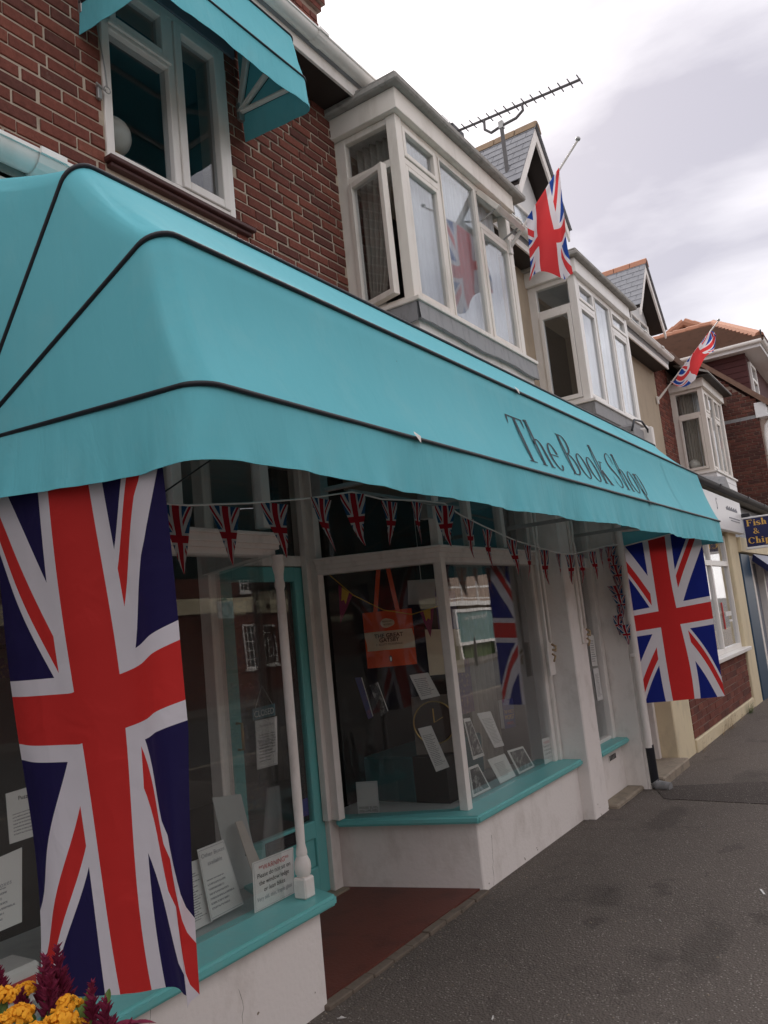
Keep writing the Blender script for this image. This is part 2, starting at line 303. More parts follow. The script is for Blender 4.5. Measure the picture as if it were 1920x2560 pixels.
def flag_mat(name, red, blue, white, dark=1):
    """crosses worked out from the cloth's own u (hoist to fly) and v (up)"""
    mt, t = newmat(name)
    out = t.nodes.new('ShaderNodeOutputMaterial'); p = t.nodes.new('ShaderNodeBsdfPrincipled')
    uv = t.nodes.new('ShaderNodeUVMap'); sp = t.nodes.new('ShaderNodeSeparateXYZ'); t.links.new(uv.outputs[0], sp.inputs[0])
    M_ = lambda o, a, b=None: mth(o, a, b, tree=t)
    x = M_('MULTIPLY', M_('SUBTRACT', sp.outputs[0], .5), 60); y = M_('MULTIPLY', M_('SUBTRACT', sp.outputs[1], .5), 30)
    ax, ay = M_('ABSOLUTE', x), M_('ABSOLUTE', y)
    redc = M_('MAXIMUM', M_('LESS_THAN', ax, 3), M_('LESS_THAN', ay, 3))
    whc = M_('MAXIMUM', M_('LESS_THAN', ax, 5), M_('LESS_THAN', ay, 5))
    k = 1/math.sqrt(5)
    d1 = M_('MULTIPLY', M_('SUBTRACT', M_('MULTIPLY', y, 2), x), k); d2 = M_('MULTIPLY', M_('ADD', M_('MULTIPLY', y, 2), x), k)
    whs = M_('MAXIMUM', M_('LESS_THAN', M_('ABSOLUTE', d1), 3), M_('LESS_THAN', M_('ABSOLUTE', d2), 3))
    sg = M_('SIGN', x)
    def rs(d):
        q = M_('MULTIPLY', d, sg); return M_('MULTIPLY', M_('GREATER_THAN', q, 0), M_('LESS_THAN', q, 2))
    reds = M_('MAXIMUM', rs(d1), rs(d2))
    c = mixc(blue, white, whs, t); c = mixc(c, red, reds, t); c = mixc(c, white, whc, t); c = mixc(c, red, redc, t)
    t.links.new(c, p.inputs['Base Color']); p.inputs['Roughness'].default_value = .7; p.inputs['Specular IOR Level'].default_value = .25
    geo = t.nodes.new('ShaderNodeNewGeometry'); n3 = t.nodes.new('ShaderNodeTexNoise'); n3.inputs['Scale'].default_value = 7; n3.inputs['Detail'].default_value = 2; n3.inputs['Distortion'].default_value = 1.2
    t.links.new(geo.outputs['Position'], n3.inputs['Vector'])
    # packing creases: a faint grid of pressed folds
    def crease(sock, k):
        f = M_('ABSOLUTE', M_('SUBTRACT', M_('FRACT', M_('MULTIPLY', sock, k)), .5)); return M_('SUBTRACT', 1, M_('MINIMUM', M_('MULTIPLY', f, 26/k), 1))
    wob = M_('MULTIPLY', n3.outputs[0], .05)
    cre = M_('MAXIMUM', crease(M_('ADD', sp.outputs[0], wob), 4), crease(M_('ADD', sp.outputs[1], wob), 2))
    hgt = M_('ADD', M_('MULTIPLY', n3.outputs[0], 1), M_('MULTIPLY', cre, .22))
    b = t.nodes.new('ShaderNodeBump'); b.inputs['Strength'].default_value = .45; b.inputs['Distance'].default_value = .015; t.links.new(hgt, b.inputs['Height']); t.links.new(b.outputs[0], p.inputs['Normal'])
    tr = t.nodes.new('ShaderNodeBsdfTranslucent'); t.links.new(c, tr.inputs[0])
    ms = t.nodes.new('ShaderNodeMixShader'); ms.inputs[0].default_value = .45
    t.links.new(p.outputs[0], ms.inputs[1]); t.links.new(tr.outputs[0], ms.inputs[2]); t.links.new(ms.outputs[0], out.inputs[0])
flag_mat('flag_navy', (.64, .035, .032), (.018, .013, .075), (.76, .72, .77))
flag_mat('flag_blue', (.64, .035, .035), (.014, .025, .22), (.76, .73, .77))
flag_mat('flag_bright', (.68, .055, .06), (.02, .075, .36), (.75, .72, .76))
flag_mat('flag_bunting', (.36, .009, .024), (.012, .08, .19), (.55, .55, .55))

def print_mat(name, bg_c, ink_c, rows=14, margin=.12, heading=0):
    """illegible lines of small print, laid out in the sheet's own uv"""
    mt, t = newmat(name)
    out = t.nodes.new('ShaderNodeOutputMaterial'); p = t.nodes.new('ShaderNodeBsdfPrincipled')
    uv = t.nodes.new('ShaderNodeUVMap'); sp = t.nodes.new('ShaderNodeSeparateXYZ'); t.links.new(uv.outputs[0], sp.inputs[0])
    M_ = lambda o, a, b=None: mth(o, a, b, tree=t)
    row = M_('MULTIPLY', sp.outputs[1], rows)
    ln = M_('LESS_THAN', M_('FRACT', row), .42)
    wn = t.nodes.new('ShaderNodeTexWhiteNoise'); wn.noise_dimensions = '1D'; t.links.new(M_('FLOOR', row), wn.inputs['W'])
    n = t.nodes.new('ShaderNodeTexNoise'); n.inputs['Scale'].default_value = 40; t.links.new(uv.outputs[0], n.inputs['Vector'])
    lim = M_('MULTIPLY', wn.outputs['Value'], .25)
    inx = M_('MULTIPLY', M_('GREATER_THAN', sp.outputs[0], margin), M_('LESS_THAN', sp.outputs[0], M_('SUBTRACT', 1-margin, lim)))
    iny = M_('MULTIPLY', M_('GREATER_THAN', sp.outputs[1], margin), M_('LESS_THAN', sp.outputs[1], 1-margin*1.4-heading))
    f = M_('MULTIPLY', M_('MULTIPLY', ln, inx), M_('MULTIPLY', iny, M_('GREATER_THAN', n.outputs[0], .42)))
    c = mixc(bg_c, ink_c, M_('MULTIPLY', f, .75), t)
    t.links.new(c, p.inputs['Base Color']); p.inputs['Roughness'].default_value = .6; t.links.new(p.outputs[0], out.inputs[0])
print_mat('print_fine', (.74, .73, .71), (.12, .12, .13), 26)
print_mat('print_mid', (.74, .73, .70), (.10, .10, .11), 14)
print_mat('print_head', (.72, .72, .70), (.2, .2, .22), 15, .12, .28)

# ------------------------------------------------------------------ mesh helpers
COL = sc.collection
def link(name, me, parent=None):
    o = bpy.data.objects.new(name, me); COL.objects.link(o)
    if parent is not None: o.parent = parent
    return o
def tag(o, label=None, cat=None, group=None, kind=None):
    for k, v in (('label', label), ('category', cat), ('group', group), ('kind', kind)):
        if v: o[k] = v
    return o
def thing(name, label, cat, loc=(0, 0, 0), group=None):
    o = bpy.data.objects.new(name, None); COL.objects.link(o); o.empty_display_size = .1
    o['base'] = 1; del o['base']
    return tag(o, label, cat, group)
class MB:
    def __init__(s, T=None): s.v = []; s.f = []; s.T = T; s.uv = {}
    def add(s, vs, fs):
        b = len(s.v)
        for p in vs:
            p = Vector(p); s.v.append(s.T @ p if s.T else p)
        s.f += [tuple(i+b for i in f) for f in fs]; return s
    def box(s, x0, x1, y0, y1, z0, z1):
        return s.add([(x, y, z) for z in (z0, z1) for y in (y0, y1) for x in (x0, x1)],
                     [(0, 1, 3, 2), (4, 6, 7, 5), (0, 4, 5, 1), (2, 3, 7, 6), (0, 2, 6, 4), (1, 5, 7, 3)])
    def prism(s, pts, z0, z1):
        n = len(pts)
        return s.add([(x, y, z0) for x, y in pts]+[(x, y, z1) for x, y in pts],
                     [tuple(range(n))[::-1], tuple(range(n, 2*n))]+[(i, (i+1) % n, n+(i+1) % n, n+i) for i in range(n)])
    def extrude(s, poly, d):
        """closed polygon (3D points) pushed along vector d"""
        n = len(poly); d = Vector(d)
        return s.add([Vector(p) for p in poly]+[Vector(p)+d for p in poly],
                     [tuple(range(n))[::-1], tuple(range(n, 2*n))]+[(i, (i+1) % n, n+(i+1) % n, n+i) for i in range(n)])
    def bar(s, a, b, w, h=None):
        a, b = Vector(a), Vector(b); h = h or w; d = (b-a).normalized()
        u = d.cross(Vector((0, 0, 1)) if abs(d.z) < .95 else Vector((1, 0, 0))).normalized()*(w/2); v = d.cross(u).normalized()*(h/2)
        return s.add([a-u-v, a+u-v, a+u+v, a-u+v, b-u-v, b+u-v, b+u+v, b-u+v],
                     [(0, 3, 2, 1), (4, 5, 6, 7), (0, 1, 5, 4), (1, 2, 6, 5), (2, 3, 7, 6), (3, 0, 4, 7)])
    def tube(s, path, r, n=8, cap=True):
        P = [Vector(p) for p in path]; b = len(s.v); vs = []; prev = None
        rr = r if isinstance(r, (list, tuple)) else [r]*len(P)
        for i, p in enumerate(P):
            d = (P[min(i+1, len(P)-1)]-P[max(i-1, 0)]).normalized()
            if prev is None: u = d.cross(Vector((0, 0, 1)) if abs(d.z) < .9 else Vector((1, 0, 0))).normalized()
            else: u = (prev-d*prev.dot(d)).normalized()
            prev = u; v = d.cross(u)
            for k in range(n):
                a = 2*math.pi*k/n; vs.append(p+(u*math.cos(a)+v*math.sin(a))*rr[i])
        fs = [(i*n+k, i*n+(k+1) % n, (i+1)*n+(k+1) % n, (i+1)*n+k) for i in range(len(P)-1) for k in range(n)]
        if cap: fs += [tuple(range(n))[::-1], tuple(range((len(P)-1)*n, len(P)*n))]
        return s.add(vs, fs)
    def lathe(s, c, prof, n=20):
        vs = [(c[0]+r*math.cos(2*math.pi*k/n), c[1]+r*math.sin(2*math.pi*k/n), c[2]+z) for r, z in prof for k in range(n)]
        m_ = len(prof)
        fs = [(i*n+k, i*n+(k+1) % n, (i+1)*n+(k+1) % n, (i+1)*n+k) for i in range(m_-1) for k in range(n)]
        fs += [tuple(range(n))[::-1], tuple(range((m_-1)*n, m_*n))]
        return s.add(vs, fs)
    def frame(s, x0, x1, z0, z1, y0, y1, wd, wb=None, wt=None):
        wb = wb or wd; wt = wt or wd
        s.box(x0, x0+wd, y0, y1, z0, z1); s.box(x1-wd, x1, y0, y1, z0, z1)
        s.box(x0+wd, x1-wd, y0, y1, z0, z0+wb); return s.box(x0+wd, x1-wd, y0, y1, z1-wt, z1)
    def mesh(s, name, mat, bev=0, smooth=False, seg=1):
        me = bpy.data.meshes.new(name); me.from_pydata(s.v, [], s.f)
        bm = bmesh.new(); bm.from_mesh(me); bmesh.ops.recalc_face_normals(bm, faces=bm.faces)
        if bev:
            es = [e for e in bm.edges if len(e.link_faces) == 2 and e.calc_face_angle(0) > .5]
            bmesh.ops.bevel(bm, geom=es, offset=bev, segments=seg, affect='EDGES', clamp_overlap=True)
        bm.to_mesh(me); bm.free()
        if smooth:
            for p in me.polygons: p.use_smooth = True
            if smooth == 'auto':
                for p in me.polygons: p.use_smooth = True
                try: me.set_sharp_from_angle(angle=R(35))
                except Exception: pass
        me.materials.append(MATS[mat] if isinstance(mat, str) else mat)
        return me
    def build(s, name, mat, parent=None, bev=0, smooth=False, seg=1):
        return link(name, s.mesh(name, mat, bev, smooth, seg), parent)
def grid(name, fn, nu, nv, mat, parent=None, smooth=True):
    """sheet from fn(u,v); uv kept"""
    vs = [fn(i/nu, j/nv) for j in range(nv+1) for i in range(nu+1)]
    fs = [(j*(nu+1)+i, j*(nu+1)+i+1, (j+1)*(nu+1)+i+1, (j+1)*(nu+1)+i) for j in range(nv) for i in range(nu)]
    me = bpy.data.meshes.new(name); me.from_pydata(vs, [], fs); uvl = me.uv_layers.new(name='UVMap')
    for p in me.polygons:
        p.use_smooth = smooth
        for li in p.loop_indices:
            vi = me.loops[li].vertex_index; uvl.data[li].uv = ((vi % (nu+1))/nu, (vi//(nu+1))/nv)
    me.materials.append(MATS[mat]); return link(name, me, parent)
def card(name, c4, mat, parent=None, th=.003, label=None, cat=None, group=None):
    """thin sheet with thickness from corners TL,TR,BR,BL; uv on its face"""
    a, b, c, d = [Vector(p) for p in c4]; n = -(b-a).cross(d-a).normalized()*th
    me = bpy.data.meshes.new(name)
    me.from_pydata([a, b, c, d, a-n, b-n, c-n, d-n], [], [(3, 2, 1, 0), (4, 5, 6, 7), (0, 1, 5, 4), (1, 2, 6, 5), (2, 3, 7, 6), (3, 0, 4, 7)])
    uvl = me.uv_layers.new(name='UVMap'); UV = [(0, 1), (1, 1), (1, 0), (0, 0)]*2
    for p in me.polygons:
        for li in p.loop_indices: uvl.data[li].uv = UV[me.loops[li].vertex_index]
    bm = bmesh.new(); bm.from_mesh(me); bmesh.ops.recalc_face_normals(bm, faces=bm.faces); bm.to_mesh(me); bm.free()
    me.materials.append(MATS[mat]); o = link(name, me, parent); tag(o, label, cat, group); return o
def text_mesh(name, txt, size, origin, xd, yd, mat, parent, align='CENTER', bold=0, squeeze=1, off=.0):
    cu = bpy.data.curves.new(name, 'FONT'); cu.body = txt; cu.size = size; cu.align_x = align; cu.offset = bold; cu.space_character = 1.0; cu.resolution_u = 3
    o = bpy.data.objects.new(name, cu); COL.objects.link(o)
    dg = bpy.context.evaluated_depsgraph_get(); dg.update()
    me = bpy.data.meshes.new_from_object(o.evaluated_get(dg)); COL.objects.unlink(o); bpy.data.objects.remove(o)
    xd, yd = Vector(xd).normalized(), Vector(yd).normalized(); n = xd.cross(yd)
    for v in me.vertices: v.co = Vector(origin)+xd*v.co.x*squeeze+yd*v.co.y+n*off
    me.materials.clear(); me.materials.append(MATS[mat]); me.name = name
    return link(name, me, parent)
def copy_tree(o, parent=None):
    c = o.copy(); COL.objects.link(c)
    if parent is not None: c.parent = parent
    for ch in list(o.children): copy_tree(ch, c)
    return c
def lerp(a, b, t): return a+(b-a)*t
def project(p):
    q = Vector(p)-Vector((0, 0, EYE)); d = q.dot(fw)
    return (960+F_PX*q.dot(rt)/d, 1280-F_PX*q.dot(up)/d, d)

# ================================================================== the setting
def struct(name, mb, mat, **k): return tag(mb.build(name, mat, **k), kind='structure')
YF, YG, YW = 2.36, 2.495, 3.2            # plinth face, shop glass, upper wall face
struct('road', MB().box(-300, 400, -300, -3.4, -.5, -.12), 'road')
struct('pavement', MB().box(-60, 120, -3.25, 2.32, -.5, 0).box(-60, 120, 2.32, 40, -.5, -.004), 'asphalt')
struct('kerb', MB().box(-60, 120, -3.4, -3.25, -.5, -.005), 'stone', bev=.01)
struct('far_pavement', MB().box(-60, 120, -11.4, -9.4, -.5, -.003), 'asphalt')
struct('asphalt_patch', MB().prism([(7.07, 2.14), (7.45, 1.0), (7.9, -3.2), (7.0, -3.2), (6.58, 1.1), (6.66, 1.95)], -.01, .004), 'asphalt_patch')
fl = struct('doorway_floor', MB().prism([(2.83, 2.385), (4.30, 2.385), (4.12, 3.30), (3.12, 3.30)], -.02, .02), 'red_floor')
e = MB()
for i in range(9):
    x0 = 2.80+i*.168; e.prism([(x0, 2.335+random.uniform(-.006, .004)), (x0+.165, 2.335+random.uniform(-.006, .004)), (x0+.165, 2.384), (x0, 2.384)], -.02, .014+random.uniform(-.003, .004))
struct('threshold_strip', e, 'threshold', bev=.004)
random.seed(3)
# grit and litter too fine to count
g = MB()
for i in range(260):
    x = random.uniform(2.6, 11); y = random.uniform(.3, 2.25) if random.random() < .5 else 2.33-abs(random.gauss(0, .08)); s = random.uniform(.003, .009)
    a = random.random()*3; g.add([(x+s*math.cos(a+k*2.1), y+s*math.sin(a+k*2.1), .001) for k in range(3)]+[(x, y, s*.8)], [(0, 1, 2), (0, 1, 3), (1, 2, 3), (2, 0, 3)])
tag(g.build('grit', 'stone'), 'scattered pale grit on the dark pavement', 'grit', kind='stuff')
for (x, y, l_, a, lb) in ((4.69, .93, .07, .4, 'thin white paper scrap lying at the right edge of the pavement'), (4.15, 1.32, .02, 1, 'tiny white scrap in the middle of the pavement'),
                          (2.76, 2.24, .04, 2.2, 'white scrap on the pavement by the corner of the left window wall'), (2.98, 1.66, .025, .2, 'small white scrap on the pavement near the camera')):
    dx, dy = math.cos(a)*l_/2, math.sin(a)*l_/2
    o = MB().add([(x-dx, y-dy, .004), (x+dx, y+dy, .007), (x+dx-dy*.3, y+dy+dx*.3, .009), (x-dx-dy*.3, y-dy+dx*.3, .005)], [(0, 1, 2, 3)]).add([(x-dx, y-dy, .001), (x+dx, y+dy, .001), (x, y, .012)], [(0, 1, 2)]).build('litter', 'paper')
    tag(o, lb, 'litter', 'scraps of litter on the pavement')

# ------------------------------------------------------------------ brick-laying
BRICKS = {}
def brick_mesh(l, h, d=.03, mat='brick'):
    k = (round(l, 3), round(h, 3), mat)
    if k not in BRICKS:
        b, dp = .003, .004                     # front face proud, chamfered
        v = [(0, 0, 0), (l, 0, 0), (l, 0, h), (0, 0, h), (b, -dp, b), (l-b, -dp, b), (l-b, -dp, h-b), (b, -dp, h-b), (0, d, 0), (l, d, 0), (l, d, h), (0, d, h)]
        f = [(4, 5, 6, 7), (0, 1, 5, 4), (1, 2, 6, 5), (2, 3, 7, 6), (3, 0, 4, 7), (0, 8, 9, 1), (1, 9, 10, 2), (2, 10, 11, 3), (3, 11, 8, 0)]
        me = bpy.data.meshes.new('brick'); me.from_pydata([Vector(p) for p in v], [], f); me.materials.append(MATS[mat]); BRICKS[k] = me
    return BRICKS[k]
def lay(T, u0, u1, z0, z1, parent, keep=lambda u0, u1, z: True, L_=.215, H=.065, J=.010, header_every=4, limit=300, mat='brick', stuffmat='brick_island', visible=True, rough=1.0, holes=(), jit=0):
    """courses of single bricks on the plane of T (local x along wall, -y outwards)"""
    todo = []; r = 0; z = z0
    while z+H < z1+.02:
        hd = header_every and r % header_every == header_every-1
        bl = (L_-J)/2 if hd else L_
        off = 0 if hd else ((r % 2)*(L_+J)/2)+random.uniform(-jit, jit)*3
        u = u0-off-(.05 if hd else 0)
        while u < u1:
            if jit: bl = L_+random.uniform(-jit, jit); bl = bl/2 if random.random() < .03 else bl
            a, b = max(u, u0), min(u+bl, u1)
            for h0, h1, hz0, hz1 in holes:
                if hz0-H < z+.012 < hz1 and a < h1 and b > h0:
                    if a < h0 and b > h1: b = h0-.01
                    elif a < h0: b = h0-.006
                    elif b > h1: a = h1+.006
                    else: b = a
            if b-a > .03 and keep(a, b, z):
                p = T @ Vector(((a+b)/2, 0, z+H/2)); px = project(p)
                vis = px[2] > 0 and -600 < px[0] < 2500 and -600 < px[1] < 3100
                if vis or not visible: todo.append((px[2], a, b, z))
            u += bl+J+random.uniform(-jit, jit)*.6
        z += H+J; r += 1
    todo.sort()
    for d, a, b, z in todo[:limit]:
        l = b-a
        if abs(l-L_) < .004: l = L_
        l = round(l/.0125)*.0125 if abs(l-L_) > .004 else l
        o = link('brick', brick_mesh(min(l, b-a+.003), H, mat=mat), parent)
        j = rough
        o.matrix_world = T @ Matrix.Translation((a+random.uniform(-.0015, .0015)*j, random.uniform(-.003, .002)*j, z+random.uniform(-.002, .002)*j)) @ Matrix.Rotation(random.uniform(-.006, .006)*j, 4, 'Y')
    rest = todo[limit:]
    if rest:
        mb = MB(T)
        for d, a, b, z in rest:
            dy = random.uniform(-.003, .002)
            c, dp = .005, .007
            mb.add([(a, dy, z), (b, dy, z), (b, dy, z+H), (a, dy, z+H), (a+c, dy-dp, z+c), (b-c, dy-dp, z+c), (b-c, dy-dp, z+H-c), (a+c, dy-dp, z+H-c)],
                   [(4, 5, 6, 7), (0, 1, 5, 4), (1, 2, 6, 5), (2, 3, 7, 6), (3, 0, 4, 7)])
        tag(mb.build('brickwork', stuffmat, parent), kind='stuff')
    return len(todo)
def face_T(origin, xdir, out):
    """local x along xdir, local -y outwards, z up"""
    xd = Vector(xdir).normalized(); od = Vector(out).normalized()
    M_ = Matrix((xd, -od, Vector((0, 0, 1)))).transposed().to_4x4(); M_.translation = Vector(origin); return M_

# ================================================================== brick house above the shop
bh = thing('brick_house', 'red brick house wall with white casement window above the turquoise awning', 'house')
wl = MB()
# backing wall with window hole  X 2.60..3.58, z 4.15..5.33
WX0, WX1, WZ0, WZ1 = 2.60, 3.57, 4.165, 5.36
y0, y1 = YW+.004, YW+.25
wl.box(-3, WX0, y0, y1, 2.9, 5.62); wl.box(WX1, 4.80, y0, y1, 2.9, 5.62); wl.box(WX0, WX1, y0, y1, 2.9, WZ0); wl.box(WX0, WX1, y0, y1, WZ1, 5.62)
wall = wl.build('wall', 'mortar', bh)
T0 = face_T((0, YW, 0), (1, 0, 0), (0, -1, 0))
lay(T0, 1.2, 4.765, 3.30, 5.60, wall, L_=.211, J=.014, H=.061, header_every=0, jit=.012, holes=[(WX0-.004, WX1+.004, WZ0-.062, WZ1+.145)])
# brick reveal infill each side and lintel
lt = MB().box(WX0-.06, WX1+.10, YW-.02, YW+.10, WZ1+.002, WZ1+.145)
lt.build('lintel', 'grey_paint', bh, bev=.004)
MB().box(WX0-.02, WX1+.13, YW-.06, YW+.1, WZ0-.034, WZ0-.006).box(WX0-.0, WX1+.11, YW-.035, YW+.1, WZ0-.06, WZ0-.036).build('sill', 'brown_sill', bh, bev=.005)
wf = MB(); yA, yB = YW-.012, YW+.07
wf.frame(WX0, WX1, WZ0, WZ1, yA, yB, .052)
wf.box(3.075, 3.128, yA, yB, WZ0+.052, WZ1-.052)                                    # mullion
wf.box(WX0+.052, 3.075, yA, yB, 4.955, 5.0)                                          # transom
win = wf.build('window', 'white_pvc', bh, bev=.004)
MB().frame(WX0+.054, 3.073, 5.002, WZ1-.054, yA-.012, yB-.02, .045).build('top_sash', 'white_pvc', win, bev=.004)
MB().frame(3.13, WX1-.054, WZ0+.054, WZ1-.054, yA-.012, yB-.02, .055).build('casement', 'white_pvc', win, bev=.004)
MB().box(WX0+.03, 3.08, yA-.03, yA-.013, 4.965, 4.985).build('drip_bar', 'white_pvc', win, bev=.003)
for a, b, c, d in ((WX0+.054, 3.073, WZ0+.054, 4.953), (WX0+.1, 3.027, 5.048, WZ1-.1), (3.186, WX1-.11, WZ0+.11, WZ1-.11)):
    MB().box(a, b, YW+.022, YW+.028, c, d).build('pane', 'glass_upper', win)
MB().tube([(2.565, YW-.02, 5.2), (2.57, YW-.02, 4.9), (2.60, YW-.028, 4.65), (2.605, YW-.03, 4.56)], .004, 6).tube([(2.605+.02*math.cos(a), YW-.03, 4.545+.02*math.sin(a)) for a in [k*.63 for k in range(11)]], .003, 6).build('awning_cord', 'galv', bh)
MB().box(2.545, 2.572, YW-.03, YW-.01, 4.47, 4.55).tube([(2.53, YW-.035, 4.545), (2.59, YW-.035, 4.53)], .007, 6).build('cord_cleat', 'galv', bh, bev=.002)
# room behind
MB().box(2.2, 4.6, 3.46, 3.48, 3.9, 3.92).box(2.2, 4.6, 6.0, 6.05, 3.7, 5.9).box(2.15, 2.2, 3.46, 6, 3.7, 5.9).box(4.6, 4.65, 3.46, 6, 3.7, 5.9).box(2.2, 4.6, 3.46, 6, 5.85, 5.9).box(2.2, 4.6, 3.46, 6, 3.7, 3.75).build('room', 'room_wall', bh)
# eaves: soffit, fascia, gutter, roof
MB().box(-3, 4.78, 2.93, YW+.1, 5.525, 5.54).build('soffit', 'dark_wood', bh)
MB().box(-3, 4.79, 2.905, 2.928, 5.505, 5.66).build('fascia_board', 'white_paint', bh, bev=.003)
def gutter(x0, x1, y, z, parent, mat, joints=(), r=.055):
    mb = MB(); n = 9; vs = []
    for x in (x0, x1):
        for k in range(n+1):
            a = math.pi+math.pi*k/n; vs.append((x, y+r*math.cos(a), z+r*math.sin(a)))
        for k in range(n+1):
            a = 2*math.pi-math.pi*k/n; vs.append((x, y+(r-.006)*math.cos(a), z+(r-.006)*math.sin(a)))
    m_ = 2*(n+1)
    mb.add(vs, [(k, (k+1) % m_, m_+(k+1) % m_, m_+k) for k in range(m_)])
    mb.box(x0, x1, y-r-.006, y-r+.004, z-.006, z+.008)
    g_ = mb.build('gutter', mat, parent, smooth='auto')
    for x in joints:
        q = MB(); vs = []
        for xx in (x-.05, x+.05):
            for k in range(n+1):
                a = math.pi+math.pi*k/n; vs.append((xx, y+(r+.008)*math.cos(a), z+.004+(r+.008)*math.sin(a)))
        q.add(vs, [(k, k+1, n+1+k+1, n+1+k) for k in range(n)]); q.box(x-.05, x+.05, y-r-.016, y-r-.007, z-.01, z+.014)
        q.build('gutter_joint', mat, g_)
    return g_
gutter(-3, 4.95, 2.845, 5.655, bh, 'white_pvc', (4.16, 2.2))
MB().extrude([(-3, 2.86, 5.66), (-3, 5.6, 7.95), (-3, 5.6, 7.75), (-3, 2.9, 5.60)], (7.9, 0, 0)).build('roof', 'slate', bh)
# chimney
chx0, chx1, chy0, chy1 = 4.95, 5.93, 4.02, 4.9
ch = MB().box(chx0+.006, chx1-.006, chy0+.006, chy1, 6.5, 8.6).build('chimney', 'mortar_dark', bh)
Tc = face_T((0, chy0, 0), (1, 0, 0), (0, -1, 0))
lay(Tc, chx0, chx1, 7.0, 7.63, ch, limit=120, header_every=2)
for zz, pr in ((7.655, .03), (7.73, .06), (7.805, .06), (7.88, .035)):
    Tq = face_T((0, chy0-pr, 0), (1, 0, 0), (0, -1, 0)); MB().box(chx0-pr+.005, chx1+pr-.005, chy0-pr+.005, chy1, zz, zz+.075).build('chimney_band', 'mortar_dark', ch)
    lay(Tq, chx0-pr, chx1+pr, zz+.005, zz+.06, ch, limit=20, header_every=0)
Ts = face_T((chx1, chy0, 0), (0, 1, 0), (1, 0, 0)); 
# left pent roof over the shop and its white gutter
sh_roof = MB().extrude([(0, 2.36, 3.26), (0, YW, 3.46), (0, YW, 3.40), (0, 2.36, 3.20)], (4.77, 0, 0)).build('lower_roof', 'roof_felt', bh)
gutter(-2, 3.4, 2.31, 3.282, bh, 'white_pvc', (1.60,))

# globe lamp in the upper window
lp = thing('globe_lamp', 'white glass globe table lamp on brass stem inside the upper brick-wall window', 'lamp')
c = (2.80, YW+.20, 4.30)
MB().box(2.65, 2.98, YW+.08, YW+.42, 3.75, 4.03).box(2.67, 2.96, YW+.1, YW+.40, 4.03, 4.10).build('lamp_table', 'dark_wood', lp, bev=.006)
MB().lathe((c[0], c[1], 4.10), [(.001, 0), (.07, .001), (.075, .02), (.03, .04), (.022, .10), (.045, .13), (.05, .17), (.03, .2), (.035, .24), (.05, .26), (.001, .262)], 16).build('stem', 'brass', lp, smooth='auto')
MB().lathe((c[0], c[1], 4.47), [(max(.001, .115*math.sin(math.pi*k/14)), -.115*math.cos(math.pi*k/14)) for k in range(15)], 20).build('globe', 'globe', lp, smooth=True)

# ------------------------------------------------------------------ rendered house with two bays
rh = thing('rendered_house', 'beige rendered house with two white box bay windows and slate dormers', 'house')
def rwall(x0, x1, holes, mat, parent, name='wall'):
    mb = MB(); x = x0
    for a, b, c, d in sorted(holes):
        mb.box(x, a, y0, y1, 2.6, 5.72); mb.box(a, b, y0, y1, 2.6, c); mb.box(a, b, y0, y1, d, 5.72); x = b
    mb.box(x, x1, y0, y1, 2.6, 5.72); return mb.build(name, mat, parent)
rwall(4.81, 13.95, [(4.9, 6.6, 3.9, 5.25), (8.6, 10.3, 3.9, 5.2), (11.2, 11.75, 4.02, 5.0)], 'beige_render', rh)
# small sash window between bay and brick
MB().frame(11.2, 11.75, 4.02, 5.0, YW+.06, YW+.12, .045).box(11.245, 11.705, YW+.06, YW+.12, 4.5, 4.54).build('small_window', 'white_paint', rh, bev=.003)
MB().box(11.24, 11.71, YW+.09, YW+.095, 4.06, 4.96).build('pane', 'glass_upper', rh)
MB().box(11.2, 11.75, YW+.3, YW+.32, 3.9, 5.1).build('blind', 'net_curtain', rh)
def curtain_fn(ax, bx, y, za, zb, amp, waves, ph=0, gather=0):
    def fn(u, v):
        uu = u
        if gather: uu = u*(1-gather*(1-abs(v-.0))) if gather > 0 else 1-(1-u)*(1+gather*(1-v))
        return Vector((lerp(ax, bx, uu), y+amp*(.75*math.sin(waves*2*math.pi*u+ph+1.6*math.sin(5*u+v))+.6*math.sin(waves*2.6*u+1+.4*v)+.3*math.sin(waves*11*u)), lerp(za, zb, v)))
    return fn
